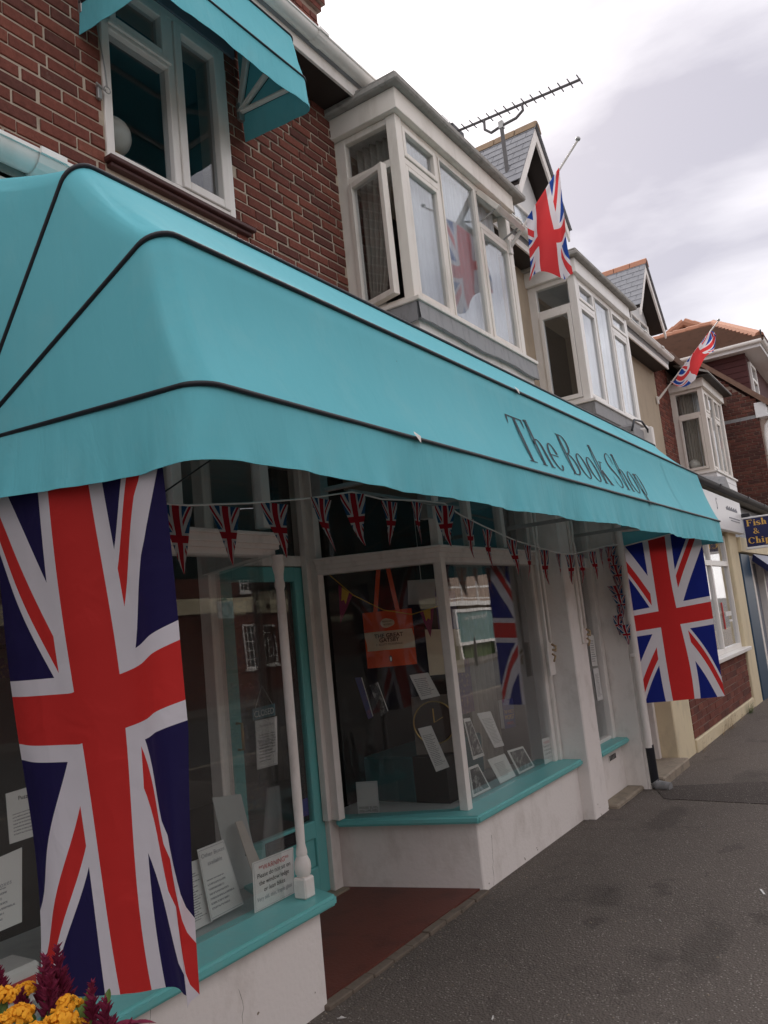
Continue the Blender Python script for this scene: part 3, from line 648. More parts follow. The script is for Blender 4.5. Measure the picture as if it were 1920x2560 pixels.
def bay(parent, X0, X1, Yf, zs, zt, cols, trans, sidecurt, mat, open_side=False, open_top=None, apron='white_render', lead='lead', net='net_curtain', side_tr=None, boards=False):
    """box bay: cols = mullion X list, trans = {col: z of transom}"""
    p = .085
    fr = MB()
    fr.box(X0, X0+p, Yf, Yf+p, zs, zt); fr.box(X1-p, X1, Yf, Yf+p, zs, zt)                  # corner posts
    xs = [X0+p]+list(cols)+[X1-p]
    for c in cols: fr.box(c-.025, c+.025, Yf+.012, Yf+.075, zs, zt)
    fr.box(X0+p, X1-p, Yf+.01, Yf+.08, zs, zs+.05); fr.box(X0+p, X1-p, Yf+.01, Yf+.08, zt-.05, zt)
    for i, z in trans.items():
        a = xs[i]+(.025 if i else 0); b = xs[i+1]-(.025 if i < len(cols) else 0); fr.box(a, b, Yf+.008, Yf+.08, z-.028, z+.028)
    # sides: near side (facing -X) and far side
    yb = YW
    st = side_tr or 4.95
    for xa, xb in ((X0+.008, X0+.075), (X1-.075, X1-.008)):
        fr.box(xa, xb, yb-.09, yb+.01, zs, zt); fr.box(xa, xb, Yf+p, yb-.09, zs, zs+.05); fr.box(xa, xb, Yf+p, yb-.09, zt-.05, zt); fr.box(xa, xb, Yf+p, yb-.09, st-.03, st+.03)
    b = fr.build('bay_window', mat, parent, bev=.004)
    # sash rims and panes
    for i in range(len(xs)-1):
        a = xs[i]+(.025 if i else 0)+.004; q = xs[i+1]-(.025 if i < len(cols) else 0)-.004
        zz = [zs+.054, zt-.054]
        lights = [(zz[0], zz[1])] if i not in trans else [(zz[0], trans[i]-.032), (trans[i]+.032, zz[1])]
        for j, (c, d) in enumerate(lights):
            if open_top is not None and i == open_top and j == 1:
                Q = MB(Matrix.Translation((0, Yf, d)) @ Matrix.Rotation(R(-38), 4, 'X') @ Matrix.Translation((0, -Yf, -d)))
                Q.frame(a, q, c, d, Yf-.02, Yf+.025, .04); s_ = Q.build('open_top_vent', mat, b, bev=.003)
                Q2 = MB(Q.T); Q2.box(a+.042, q-.042, Yf, Yf+.005, c+.042, d-.042).build('pane', 'glass_upper', b)
                for xx in (a+.05, q-.05): MB().bar((xx, Yf+.02, c+.02), (xx, Yf-.18, c+.10), .012).build('stay', 'galv', b)
                continue
            rim = .038 if (i in trans) else .016
            MB().frame(a, q, c, d, Yf-.002 if j else Yf+.004, Yf+.05, rim).build('sash', mat, b, bev=.003)
            MB().box(a+rim, q-rim, Yf+.028, Yf+.033, c+rim, d-rim).build('pane', 'glass_upper', b)
    for side, xa, s in ((0, X0+.03, 1), (1, X1-.035, -1)):
        MB().box(xa, xa+.005, Yf+p+.02, yb-.11, st+.05, zt-.07).build('pane', 'glass_upper', b)
        if side == 0:
            MB().frame(Yf+p+.004, yb-.094, st+.034, zt-.054, X0-.002, X0+.05, .02) if 0 else None
            ya, yc = Yf+p+.004, yb-.094
            # casement of the near side
            ang = R(-14) if open_side else 0
            TT = Matrix.Translation((X0, yc, 0)) @ Matrix.Rotation(ang, 4, 'Z')
            q = MB(TT); wdt = yc-ya
            q.box(-.012, .045, -wdt, -wdt+.042, zs+.054, st-.034); q.box(-.012, .045, -.042, 0, zs+.054, st-.034)
            q.box(-.012, .045, -wdt+.042, -.042, zs+.054, zs+.1); q.box(-.012, .045, -wdt+.042, -.042, st-.08, st-.034)
            q.build('open_casement' if open_side else 'casement', mat, b, bev=.003)
            q = MB(TT); q.box(.015, .02, -wdt+.042, -.042, zs+.1, st-.08).build('pane', 'glass_upper', b)
        else:
            MB().box(xa, xa+.005, Yf+p+.02, yb-.11, zs+.07, st-.05).build('pane', 'glass_upper', b)
    # fascia, flat roof, lead sill, apron
    MB().prism([(X0-.045, YW+.02), (X0-.045, Yf-.045), (X1+.045, Yf-.045), (X1+.045, YW+.02)], zt+.002, zt+.17).build('bay_fascia', mat, b, bev=.004)
    return b
def bay_roof(b, X0, X1, Yf, zt, over=.11, mat='roof_felt', drop=.0):
    mb = MB(); n = 24
    pts = [(X0-over, YW+.1), (X0-over, Yf-over), (X1+over+.12, Yf-over), (X1+over+.12, YW+.1)]
    mb.prism(pts, zt+.172, zt+.228); mb.prism([(X0-over+.02, YW+.1), (X0-over+.02, Yf-over+.02), (X1+over+.1, Yf-over+.02), (X1+over+.1, YW+.1)], zt+.229, zt+.262)
    mb.build('flat_roof', mat, b, bev=.012)
Z1s, Z1t = 3.84, 5.30
b1 = bay(rh, 4.77, 6.75, 2.64, Z1s, Z1t, (5.385, 6.07), {0: 4.965, 2: 4.935}, 0, 'aged_pvc', open_side=True, open_top=2, side_tr=4.94)
bay_roof(b1, 4.77, 6.75, 2.64, Z1t)
MB().box(4.70, 6.84, 2.57, YW, 3.805, 3.838).build('sill', 'aged_pvc', b1, bev=.004)
LZ = [3.667+random.gauss(0, .005)+.008*math.sin(i*.45) for i in range(27)]
ld = MB(); n = 26
for i in range(n):
    xa, xb = lerp(4.715, 6.83, i/n), lerp(4.715, 6.83, (i+1)/n)
    za, zb = LZ[i], LZ[i+1]
    ld.add([(xa, 2.585, 3.804), (xb, 2.585, 3.804), (xb, 2.575, zb), (xa, 2.575, za), (xa, 2.60, 3.804), (xb, 2.60, 3.804), (xb, 2.60, zb), (xa, 2.60, za)], [(0, 3, 2, 1), (3, 7, 6, 2), (4, 5, 6, 7)])
ld.box(4.715, 4.73, 2.602, YW, 3.665, 3.804).box(6.815, 6.83, 2.602, YW, 3.67, 3.804)
ld.build('lead_flashing', 'lead', b1)
MB().box(4.76, 6.80, 2.62, YW, 3.15, 3.802).build('apron', 'white_render', b1)
grid('net_curtain', curtain_fn(4.9, 6.62, 2.755, 3.88, 5.26, .016, 26), 180, 4, 'net_curtain', b1)
grid('side_curtain', lambda u, v: Vector((4.93+.018*math.sin(u*34+2*v), lerp(3.12, 2.78+.22*(1-v)**1.4, u), lerp(3.9, 5.26, v))), 60, 10, 'grey_curtain', b1)
b2 = bay(rh, 8.47, 10.42, 2.64, 3.80, 5.26, (9.10, 9.72), {0: 4.96, 2: 4.96}, 0, 'white_pvc', side_tr=4.92)
bay_roof(b2, 8.47, 10.42, 2.64, 5.26)
MB().box(8.40, 10.52, 2.57, YW, 3.765, 3.798).build('sill', 'white_pvc', b2, bev=.004)
MB().box(8.42, 10.50, 2.59, YW, 3.62, 3.763).build('lead_flashing', 'lead', b2, bev=.004)
MB().box(8.46, 10.44, 2.625, YW, 3.15, 3.618).build('apron', 'white_render', b2)
grid('net_curtain', curtain_fn(8.6, 10.3, 2.755, 3.85, 5.2, .016, 24), 170, 4, 'net_curtain', b2)
for bb, xa, xb in ((b1, 4.78, 6.74), (b2, 8.48, 10.41)):
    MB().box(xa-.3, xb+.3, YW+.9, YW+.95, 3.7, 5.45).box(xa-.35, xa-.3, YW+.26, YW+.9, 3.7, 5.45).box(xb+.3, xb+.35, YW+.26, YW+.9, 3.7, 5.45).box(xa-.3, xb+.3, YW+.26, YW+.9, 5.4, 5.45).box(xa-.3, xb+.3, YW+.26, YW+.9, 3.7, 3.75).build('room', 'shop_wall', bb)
# eaves of the rendered house
MB().box(4.97, 13.95, 2.97, YW+.1, 5.46, 5.475).build('soffit', 'dark_wood', rh)
MB().box(6.9, 13.95, 2.945, 2.968, 5.44, 5.60).build('fascia_board', 'white_paint', rh, bev=.003)
gutter(6.99, 8.2, 2.885, 5.60, rh, 'white_pvc', (7.5,)); gutter(10.6, 13.95, 2.885, 5.62, rh, 'white_pvc', (12.2, 13.2))
MB().extrude([(4.98, 2.92, 5.60), (4.98, 5.6, 7.95), (4.98, 5.6, 7.75), (4.98, 2.95, 5.50)], (8.97, 0, 0)).build('roof', 'slate', rh)
def dormer(parent, xc, hw, zap, zev, yb, depth, wx0, wx1, wz0, wz1, nsl=9, rmat='ridge_tile'):
    """gabled dormer, front at y=yb"""
    sl = (zap-zev)/hw
    mb = MB(); yf = yb+.28
    mb.extrude([(xc-hw+.2, yf, 5.6), (xc+hw-.2, yf, 5.6), (xc+hw-.2, yf, zev+.16), (xc, yf, zap-.16), (xc-hw+.2, yf, zev+.16)], (0, depth, 0))
    d = mb.build('dormer', 'white_board', parent)
    for s in (-1, 1):
        a = Vector((xc+s*hw, yb, zev)); ap = Vector((xc, yb, zap)); dn = Vector((0, 0, -.20))
        MB().extrude([a+Vector((0, 0, -.04)), ap+Vector((0, 0, -.03)), ap+dn+Vector((0, 0, -.04)), a+dn*.9+Vector((-s*.03, 0, 0))], (0, .03, 0)).build('bargeboard', 'white_paint', d, bev=.003)
        # roof deck
        MB().extrude([a, ap, ap+Vector((0, 0, -.05)), a+Vector((0, 0, -.05))], (0, depth+.2, 0)).build('roof_deck', 'dark_wood', d)
        # slates
        ln = (ap-a).length; dirn = (ap-a).normalized(); nrm = Vector((-s*dirn.z, 0, abs(dirn.x))) if 0 else Vector((s*sl, 0, 1)).normalized()
        rows = nsl; ex = ln/rows; wsl = .21
        for r in range(rows):
            off = (r % 2)*wsl/2; y = yb-.03-off
            while y < yb+depth+.1:
                ya, ybb = max(y, yb-.03), min(y+wsl-.006, yb+depth+.15)
                if ybb-ya > .04:
                    p0 = a+dirn*(r*ex-.015); p1 = a+dirn*min(r*ex+ex*1.5, ln); lift = .012
                    v = [p0+nrm*(lift+.006), p1+nrm*.006]
                    vs = [Vector((v[0].x, ya, v[0].z)), Vector((v[0].x, ybb, v[0].z)), Vector((v[1].x, ybb, v[1].z)), Vector((v[1].x, ya, v[1].z))]
                    tn = nrm*.009
                    MB().add(vs+[q+tn for q in vs], [(0, 1, 2, 3), (4, 5, 6, 7), (0, 1, 5, 4), (1, 2, 6, 5), (2, 3, 7, 6), (3, 0, 4, 7)]).build('slate', 'slate', d)
                y += wsl
    y = yb-.04; 
    while y < yb+depth:
        MB().extrude([(xc-.12, y, zap-.10), (xc-.07, y, zap+.01), (xc, y, zap+.045), (xc+.07, y, zap+.01), (xc+.12, y, zap-.10), (xc+.1, y, zap-.10), (xc, y, zap+.02), (xc-.1, y, zap-.10)], (0, .29, 0)).build('ridge_tile', rmat, d, bev=.006)
        y += .3
    fr = MB().frame(wx0, wx1, wz0, wz1, yf-.035, yf-.002, .05); mx = (wx0+wx1)/2; fr.box(mx-.025, mx+.025, yf-.035, yf-.002, wz0+.05, wz1-.05)
    f_ = fr.build('window_frame', 'white_pvc', d, bev=.003)
    for a, b in ((wx0+.05, mx-.025), (mx+.025, wx1-.05)): MB().box(a, b, yf-.016, yf-.010, wz0+.05, wz1-.05).build('pane', 'glass_upper', d)
    return d
dormer(rh, 9.52, .85, 7.88, 6.72, 3.2, 1.3, 9.0, 10.1, 5.95, 6.75, rmat='ridge_grey')
dm2 = dormer(rh, 14.55, .86, 7.72, 6.62, 3.2, 1.3, 14.0, 15.1, 5.95, 6.68)
MB(Matrix.Translation((15.1, 3.44, 0)) @ Matrix.Rotation(R(-70), 4, 'Z')).frame(-.5, 0, 5.97, 6.66, -.02, .02, .045).build('open_casement', 'white_pvc', dm2, bev=.003)

# ================================================================== bookshop front
sf = thing('shopfront', 'white and turquoise bookshop front with recessed door under the turquoise awning', 'shopfront')
# --- low walls
MB().prism([(-.6, YF), (2.825, YF), (3.13, 3.27), (3.13, 3.4), (-.6, 3.4)], -.05, .395).build('plinth', 'white_render', sf, bev=.006)
MB().prism([(4.30, YF), (5.96, YF), (5.96, 3.4), (4.09, 3.4), (4.09, 3.27)], -.05, .395).build('plinth', 'white_render', sf, bev=.006)
MB().box(6.27, 7.0, 2.345, 2.6, -.05, .385).build('plinth', 'white_render', sf, bev=.006)
# --- turquoise sills
def sill(pts, z0, z1): return MB().prism(pts, z0, z1).build('sill', 'teal_paint', sf, bev=.012, seg=3, smooth='auto')
sill([(-.6, 2.305), (2.885, 2.305), (3.16, 3.17), (3.05, 3.24), (2.70, 2.56), (-.6, 2.56)], .395, .44)
sill([(4.235, 2.305), (5.955, 2.305), (5.955, 2.56), (4.38, 2.56), (4.13, 3.22), (4.0, 3.16)], .395, .44)
sill([(6.275, 2.265), (6.985, 2.265), (6.985, 2.45), (6.275, 2.45)], .388, .432)
def rail(mb, a, b, z0, z1, d): 
    """horizontal rail between plan points a,b, thickness d centred"""
    a, b = Vector((a[0], a[1], 0)), Vector((b[0], b[1], 0)); t_ = (b-a).normalized(); n_ = Vector((t_.y, -t_.x, 0))*d/2
    mb.prism([tuple((a+n_)[:2]), tuple((b+n_)[:2]), tuple((b-n_)[:2]), tuple((a-n_)[:2])], z0, z1)
def pane(a, b, z0, z1, parent, mat='glass'):
    q = MB(); rail(q, a, b, z0, z1, .005); return q.build('pane', mat, parent)
ZH, ZT = 1.935, 2.02                                                # head rail
ZC = 2.78                                                           # top of transom lights
# --- left display window: front and door-side return
Lc, Ld = (2.795, 2.45), (3.15, 3.22)                                # corner column, door jamb
fr = MB()
rail(fr, (-.6, YG), (2.75, YG), ZC-.06, ZC, .06)
for x in (.2, 1.76, 2.27): fr.box(x-.028, x+.028, YG-.03, YG+.03, ZT+.045, ZC-.06)
fr.box(2.765, 2.825, 2.45, 2.51, ZT+.045, ZC)
fr.box(Ld[0]-.035, Ld[0]+.035, 3.19, 3.27, .02, ZC)
wl_ = fr.build('window_frame', 'white_paint', sf, bev=.003)
hd = MB()
for z0, z1, pr in ((ZH, 1.962, .0), (1.962, 1.985, .014), (1.985, 2.018, .028), (2.018, 2.034, .045)):
    hd.prism([(-.6, 2.435-pr), (2.81+pr, 2.435-pr), (3.13+pr, 3.2), (3.08, 3.2), (2.77, 2.54), (-.6, 2.54)], z0+.0005, z1)
hd.build('head_rail', 'white_paint', sf, bev=.002)
pane((-.6, YG), (2.755, YG), .441, ZH, wl_); pane((2.83, 2.54), Ld, .441, ZH, wl_)
pane((-.6, YG), (2.76, YG), 2.036, ZC-.06, wl_); pane((2.83, 2.54), Ld, 2.036, ZC-.06, wl_)
# --- turned corner column
prof = [(.046, 0), (.046, .088)]
sq = MB().box(2.805-.034, 2.805+.034, 2.42-.034, 2.42+.034, .441, .528).build('column_block', 'white_paint', sf, bev=.007)
pr = [(.036, 0), (.048, .012), (.053, .035), (.05, .06), (.038, .078), (.033, .085), (.036, .095), (.034, .108), (.027, .13), (.030, .30), (.031, .75), (.029, 1.18), (.0265, 1.24), (.034, 1.255), (.034, 1.27), (.028, 1.285), (.030, 1.31), (.038, 1.335), (.042, 1.355), (.036, 1.375), (.040, 1.398)]
MB().lathe((2.805, 2.42, .5285), [(r_*.70, z_*1.0045) for r_, z_ in pr], 24).build('column', 'white_paint', sf, smooth='auto')
# --- door
DX0, DX1, DY = 3.24, 3.985, 3.25
dr = MB(); st = .095
dr.box(DX0, DX0+st, DY-.02, DY+.025, .035, 1.99); dr.box(DX1-st, DX1, DY-.02, DY+.025, .035, 1.99)
dr.box(DX0+st, DX1-st, DY-.02, DY+.025, 1.90, 1.99); dr.box(DX0+st, DX1-st, DY-.02, DY+.025, .035, .20)
dr.box(DX0+st, DX1-st, DY-.02, DY+.025, .36, .46); dr.box(DX0+st, DX1-st, DY-.004, DY+.012, .20, .36)
door = dr.build('door', 'teal_paint', sf, bev=.005)
MB().box(DX0+st, DX1-st, DY+.0, DY+.005, .46, 1.90).build('pane', 'glass', door)
MB().frame(3.44, 3.70, .375, .445, DY-.028, DY-.021, .014).build('letterbox', 'dark_metal', door, bev=.002)
MB().box(3.455, 3.685, DY-.027, DY-.022, .39, .43).build('letter_flap', 'dark_metal', door, bev=.002)
MB().tube([(DX0+.05, DY-.021, .98), (DX0+.05, DY-.06, .98), (DX0+.05, DY-.06, 1.12), (DX0+.05, DY-.021, 1.12)], .008, 8).build('handle', 'brass', door, smooth=True)
MB().box(3.80, 3.855, DY-.006, DY-.003, .50, .60).build('door_sticker', 'cover_blue', door)
df = MB(); df.box(3.19, DX0-.004, DY-.03, DY+.05, .02, 2.06); df.box(DX1+.004, 4.075, DY-.05, DY+.05, .02, ZC)
df.box(DX0-.004, DX1+.004, DY-.03, DY+.05, 1.995, 2.06); df.box(3.19, 4.0, DY-.03, DY+.05, ZC-.08, ZC)
dfo = df.build('door_frame', 'white_paint', sf, bev=.004)
MB().box(DX0, DX1, DY+.0, DY+.005, 2.062, ZC-.082).build('pane', 'glass', dfo)
MB().box(3.16, 4.07, DY-.1, DY+.06, .0, .032).build('doorstep', 'stone', sf, bev=.005)
# --- right display window: return and front
A_, B_ = (4.025, 3.12), (4.335, 2.475); R0 = (4.37, 2.455)
fr = MB()
fr.box(4.335, 4.393, 2.425, 2.483, .44, ZC)                                                              # corner mullion
rail(fr, (4.02, 3.13), (4.345, 2.46), ZC-.06, ZC, .05); rail(fr, (4.38, YG), (5.95, YG), ZC-.06, ZC, .05)
for (x, y, s) in ((4.015, 3.15, .06), (3.975, 3.20, .045)): fr.box(x-s/2, x+s/2, y-s/2, y+s/2, .44, ZC)
for x, w_ in ((5.87, .055), (5.925, .045)): fr.box(x-w_/2, x+w_/2, YG-.04+(5.925-x)*.4, YG+.03, .44, ZC)
for x in (4.88, 5.40): fr.box(x-.028, x+.028, YG-.03, YG+.03, ZT+.03, ZC-.06)
wr_ = fr.build('window_frame', 'white_paint', sf, bev=.003)
hd = MB()
for z0, z1, p_ in ((1.925, 1.955, .0), (1.955, 1.985, .012), (1.985, 2.012, .024), (2.012, 2.028, .04)):
    hd.prism([(3.985-p_, 3.12), (4.33-p_, 2.43-p_), (5.955, 2.43-p_), (5.955, 2.54), (4.40, 2.54), (4.05, 3.2)], z0+.0005, z1)
hd.build('head_rail', 'white_paint', sf, bev=.002)
pane((4.04, 3.09), (4.338, 2.475), .441, 1.924, wr_); pane((4.393, YG), (5.845, YG), .441, 1.924, wr_)
pane((4.04, 3.09), (4.338, 2.475), 2.03, ZC-.06, wr_); pane((4.393, YG), (5.845, YG), 2.03, ZC-.06, wr_)
# --- pier, side window, end return
MB().box(5.958, 6.268, 2.265, 2.62, -.05, 3.0).build('pier', 'white_render', sf, bev=.008)
fr = MB(); fr.box(6.272, 6.34, 2.38, 2.46, .432, ZC); fr.box(6.90, 6.98, 2.37, 2.46, .432, ZC); fr.box(6.34, 6.90, 2.38, 2.46, 1.90, 1.99); fr.box(6.34, 6.90, 2.39, 2.46, .432, .46)
sw = fr.build('side_window_frame', 'white_paint', sf, bev=.004)
pane((6.34, 2.42), (6.90, 2.42), .46, 1.90, sw); pane((6.34, 2.42), (6.90, 2.42), 1.99, ZC, sw)
MB().box(6.985, 7.06, 2.165, 2.62, -.05, 3.0).build('end_pier', 'white_paint', sf, bev=.006)
MB().box(6.99, 7.075, 2.135, 2.163, -.02, 2.6).build('end_trim', 'white_paint', sf, bev=.004)
ab = MB().box(6.62, 6.80, 2.338, 2.344, .285, .345).build('air_vent', 'white_paint', sf, bev=.002)
for i in range(5): MB().box(6.632+i*.034, 6.652+i*.034, 2.335, 2.3375, .295, .335).build('vent_slot', 'shop_dark', ab)
MB().box(6.29, 7.1, 2.20, 2.344, -.03, .03).build('base_stone', 'stone', sf, bev=.012)
# --- old blind fittings on the pier: rods, boxes, hooks
for i, (x, y, zb, zt) in enumerate(((5.79, 2.385, 1.32, 2.04), (6.19, 2.245, 1.40, 2.04))):
    f_ = MB().box(x-.035, x-.012, y+.0, y+.018, zb-.03, 2.4).build('blind_rail', 'white_paint', sf, bev=.003)
    MB().tube([(x+.02, y-.005, zb), (x+.02, y-.005, zt), (x-.01, y-.005, zt+.05), (x+.01, y-.005, zt+.12), (x+.02, y-.005, 2.5)], .012, 10).build('blind_rod', 'white_paint', f_, smooth=True)
    MB().box(x-.03, x+.075, y+.004, y+.02, zb-.24+i*.12, zb+.02).build('blind_plate', 'white_paint', f_, bev=.004)
    h_ = MB(); h_.tube([(x+.02, y-.01, zb-.01), (x+.045, y-.03, zb-.03), (x+.02, y-.035, zb-.06), (x+.0, y-.02, zb-.05)], .009, 8); h_.tube([(x, y-.012, zb-.08), (x+.015, y-.03, zb-.10), (x, y-.02, zb-.14)], .008, 8)
    h_.build('blind_hook', 'rust', f_, smooth=True)
# --- cracks and chips in the painted walls
def crack(pts, y, w_=.0013):
    mb = MB(); P_ = [Vector((x, y, z)) for x, z in pts]
    mb.tube(P_, [w_*random.uniform(.4, 1.1) for _ in P_], 4, cap=False); mb.build('crack', 'crack', sf)
random.seed(12)
for x0, z0, z1, y in ((2.33, .0, .30, YF), (4.42, .0, .30, YF), (1.9, .1, .38, YF)):
    z = z0; x = x0; pts = []
    while z < z1: pts.append((x, z)); z += .025; x += random.gauss(0, .006)
    crack(pts, y)
for x0, z0, x1 in ():
    x = x0; z = z0; pts = []
    while x < x1: pts.append((x, z)); x += .03; z += random.gauss(0, .003)
    crack(pts, YF, .0014)
for k in range(18):
    x = random.choice((random.uniform(1.8, 2.8), random.uniform(4.32, 5.9), random.uniform(5.97, 6.26))); y = 2.265 if x > 5.96 else YF; z = abs(random.gauss(0, .07))+.004; r_ = random.uniform(.003, .009)
    MB().add([(x+r_*math.cos(a)*random.uniform(.5, 1.4), y-.0012, max(.002, z+r_*math.sin(a)*random.uniform(.4, 1))) for a in [q*1.047 for q in range(6)]], [tuple(range(6))]).build('paint_chip', 'stone', sf)
# --- fascia, frieze, recess ceiling and shop interior
MB().box(-.6, 7.06, YF, YF+.06, ZC+.002, 3.22).build('fascia', 'white_paint', sf, bev=.004)
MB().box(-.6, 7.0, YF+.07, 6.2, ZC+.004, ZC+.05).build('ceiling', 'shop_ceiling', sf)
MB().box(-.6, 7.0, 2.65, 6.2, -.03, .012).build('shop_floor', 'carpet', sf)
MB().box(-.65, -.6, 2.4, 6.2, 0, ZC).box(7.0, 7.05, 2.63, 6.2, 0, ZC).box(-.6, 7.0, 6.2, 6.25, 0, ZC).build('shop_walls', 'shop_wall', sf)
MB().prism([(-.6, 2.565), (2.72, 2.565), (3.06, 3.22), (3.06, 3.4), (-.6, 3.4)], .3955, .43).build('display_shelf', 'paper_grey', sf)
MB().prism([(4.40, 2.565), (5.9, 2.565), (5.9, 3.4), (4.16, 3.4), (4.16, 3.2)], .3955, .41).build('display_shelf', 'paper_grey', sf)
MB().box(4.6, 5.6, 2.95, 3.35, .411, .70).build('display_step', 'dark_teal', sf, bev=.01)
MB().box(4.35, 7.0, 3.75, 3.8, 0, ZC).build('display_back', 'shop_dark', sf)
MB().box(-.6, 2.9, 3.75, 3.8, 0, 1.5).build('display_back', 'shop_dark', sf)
grid('display_curtain', lambda u, v: Vector((5.55+.4*u, 2.98+.03*math.sin(u*30), lerp(.42, 2.0, v))), 50, 2, 'grey_curtain', sf)
sp_ = MB().tube([(2.15, 2.75, ZC), (2.15, 2.75, 2.68)], .012, 8); sp_.tube([(2.15, 2.75, 2.66), (2.23, 2.66, 2.58)], [.045, .05], 14); sp_.build('spotlight', 'dark_metal', sf, smooth='auto')
# book shelves deep in the shop (dim)
for i, (x0, x1, y) in enumerate(((3.05, 4.0, 6.0), (.3, 1.6, 6.0))):
    s_ = MB()
    for z in (.1, .5, .9, 1.3, 1.7, 2.1): s_.box(x0, x1, y, y+.18, z, z+.03)
    s_.box(x0-.03, x0, y, y+.18, .05, 2.2).box(x1, x1+.03, y, y+.18, .05, 2.2)
    b_ = tag(s_.build('bookcase', 'dark_wood'), ('dark bookcase at the back of the shop seen through the door', 'dark bookcase at the back of the shop behind the left window')[i], 'bookcase', 'bookcases in the shop')
    bk = MB()
    for z in (.13, .53, .93, 1.33, 1.73):
        x = x0+.01
        while x < x1-.04:
            w_ = random.uniform(.015, .04); bk.box(x, x+w_, y+.01, y+.15, z, z+random.uniform(.2, .3)); x += w_+.002
    tag(bk.build('books', 'pic_colour', b_), kind='stuff')

# ------------------------------------------------------------------ main awning (folding Dutch hood)
def hood(name, label, cat, XL, XR, piv, hoops, rc, val, valn=420, sag=.012, pr_=.0072, arms=False, val_wave=.012, seed=1, seams=()):
    """hoops: list of (y,z) from wall hoop to lowest; each is a U bent round the pivot axis"""
    rnd = random.Random(seed)
    t = thing(name, label, cat)
    py, pz = piv
    def path(y, z, nA=14, nC=8, nR=48, k=0):
        r = math.hypot(y-py, z-pz); ry, rz = (y-py)/r, (z-pz)/r
        P = []
        for i in range(nA): P.append((XL, (r-rc)*i/nA))
        for i in range(nC): a = math.pi/2*i/nC; P.append((XL+rc-rc*math.cos(a), r-rc+rc*math.sin(a)))
        for i in range(nR+1): P.append((lerp(XL+rc, XR-rc, i/nR), r))
        for i in range(1, nC+1): a = math.pi/2*(1-i/nC); P.append((XR-rc+rc*math.cos(a), r-rc+rc*math.sin(a)))
        for i in range(1, nA+1): P.append((XR, (r-rc)*(1-i/nA)))
        return [Vector((x, py+ry*q, pz+rz*q)) for x, q in P]
    hp = [path(*h) for h in hoops]; ncol = len(hp[0]); sub = 8
    verts = []; rows = []
    for i in range(len(hp)-1):
        for s in range(sub if i < len(hp)-2 else sub+1):
            f = s/sub; row = []
            for a, b in zip(hp[i], hp[i+1]):
                p = a.lerp(b, f); d = Vector((0, p.y-py, p.z-pz)); ln = d.length
                if ln > 1e-6: p = p-d/ln*(sag*4*f*(1-f))*min(1, ln/.5)
                # tension puckers running off the bent corners
                ci = len(row); cd = min(abs(ci-18), abs(ncol-1-18-ci))
                if cd < 16 and ln > 1e-6: p = p-d/ln*(.009*math.exp(-(cd/7)**2)*math.sin(ci*1.15+i*2+3.5*f)*4*f*(1-f))
                row.append(p)
            rows.append(row)
    for row in rows: verts += row
    fs = [(j*ncol+i, j*ncol+i+1, (j+1)*ncol+i+1, (j+1)*ncol+i) for j in range(len(rows)-1) for i in range(ncol-1)]
    me = bpy.data.meshes.new('canopy'); me.from_pydata(verts, [], fs); me.materials.append(MATS['canvas'])
    for p in me.polygons: p.use_smooth = True
    can = link('canopy', me, t)
    # valance under the lowest hoop
    low = hp[-1]; lens = [0]
    for a, b in zip(low, low[1:]): lens.append(lens[-1]+(b-a).length)
    tot = lens[-1]
    def at(d):
        for i in range(len(low)-1):
            if lens[i+1] >= d: return low[i].lerp(low[i+1], (d-lens[i])/max(1e-9, lens[i+1]-lens[i])), i
        return low[-1], len(low)-2
    phs = [rnd.uniform(0, 6.28) for _ in range(8)]
    def nr(d):
        i = at(d)[1]; tn = (low[min(i+2, len(low)-1)]-low[max(i-1, 0)]).normalized(); return Vector((tn.y, -tn.x, 0)).normalized() if abs(tn.x)+abs(tn.y) > 1e-6 else Vector((0, -1, 0))
    def vfn(u, v):
        d = u*tot; p, i = at(d); n = nr(d)
        if i < 14: n = Vector((-1, 0, 0))
        elif i > len(low)-16: n = Vector((1, 0, 0))
        wv = val_wave*(math.sin(d*5.1+phs[0])+.7*math.sin(d*9.3+phs[1])+.5*math.sin(d*17+phs[2])+.35*math.sin(d*31+phs[5]+3*v)*v+.25*math.sin(d*53+phs[6]-2*v)*v)
        h = val+.35*val_wave*(math.sin(d*2.3+phs[3])+math.sin(d*6.7+phs[4]))
        edge = min(1, d/.15, (tot-d)/.15)
        return p+Vector((0, 0, -h*v-.004))+n*(wv*(.15+.85*v**1.3)*edge*.75+.010*v)
    grid('valance', vfn, valn, 10, 'canvas_worn', t)
    # hem: a doubled strip along the foot
    def hfn(u, v):
        q = vfn(u, 1-.13*(1-v)); i = at(u*tot)[1]; n = Vector((-1, 0, 0)) if i < 14 else Vector((1, 0, 0)) if i > len(low)-16 else nr(u*tot)
        return q+n*.0025
    grid('hem', hfn, valn, 2, 'canvas_worn', t)
    # sewn seams between canvas widths
    for sx in seams:
        ii = min(range(22, ncol-22), key=lambda q: abs(hp[0][q].x-sx)); sv = []; nrw = len(rows)
        for row in rows:
            p = row[ii]; d = Vector((0, p.y-py, p.z-pz)).normalized(); sv += [p+d*.0016+Vector((-.007, 0, 0)), p+d*.0022, p+d*.0016+Vector((.007, 0, 0))]
        mb = MB(); mb.add(sv, [(3*j+k_, 3*j+k_+1, 3*j+k_+4, 3*j+k_+3) for j in range(nrw-1) for k_ in (0, 1)]); mb.build('seam', 'canvas', t, smooth=True)
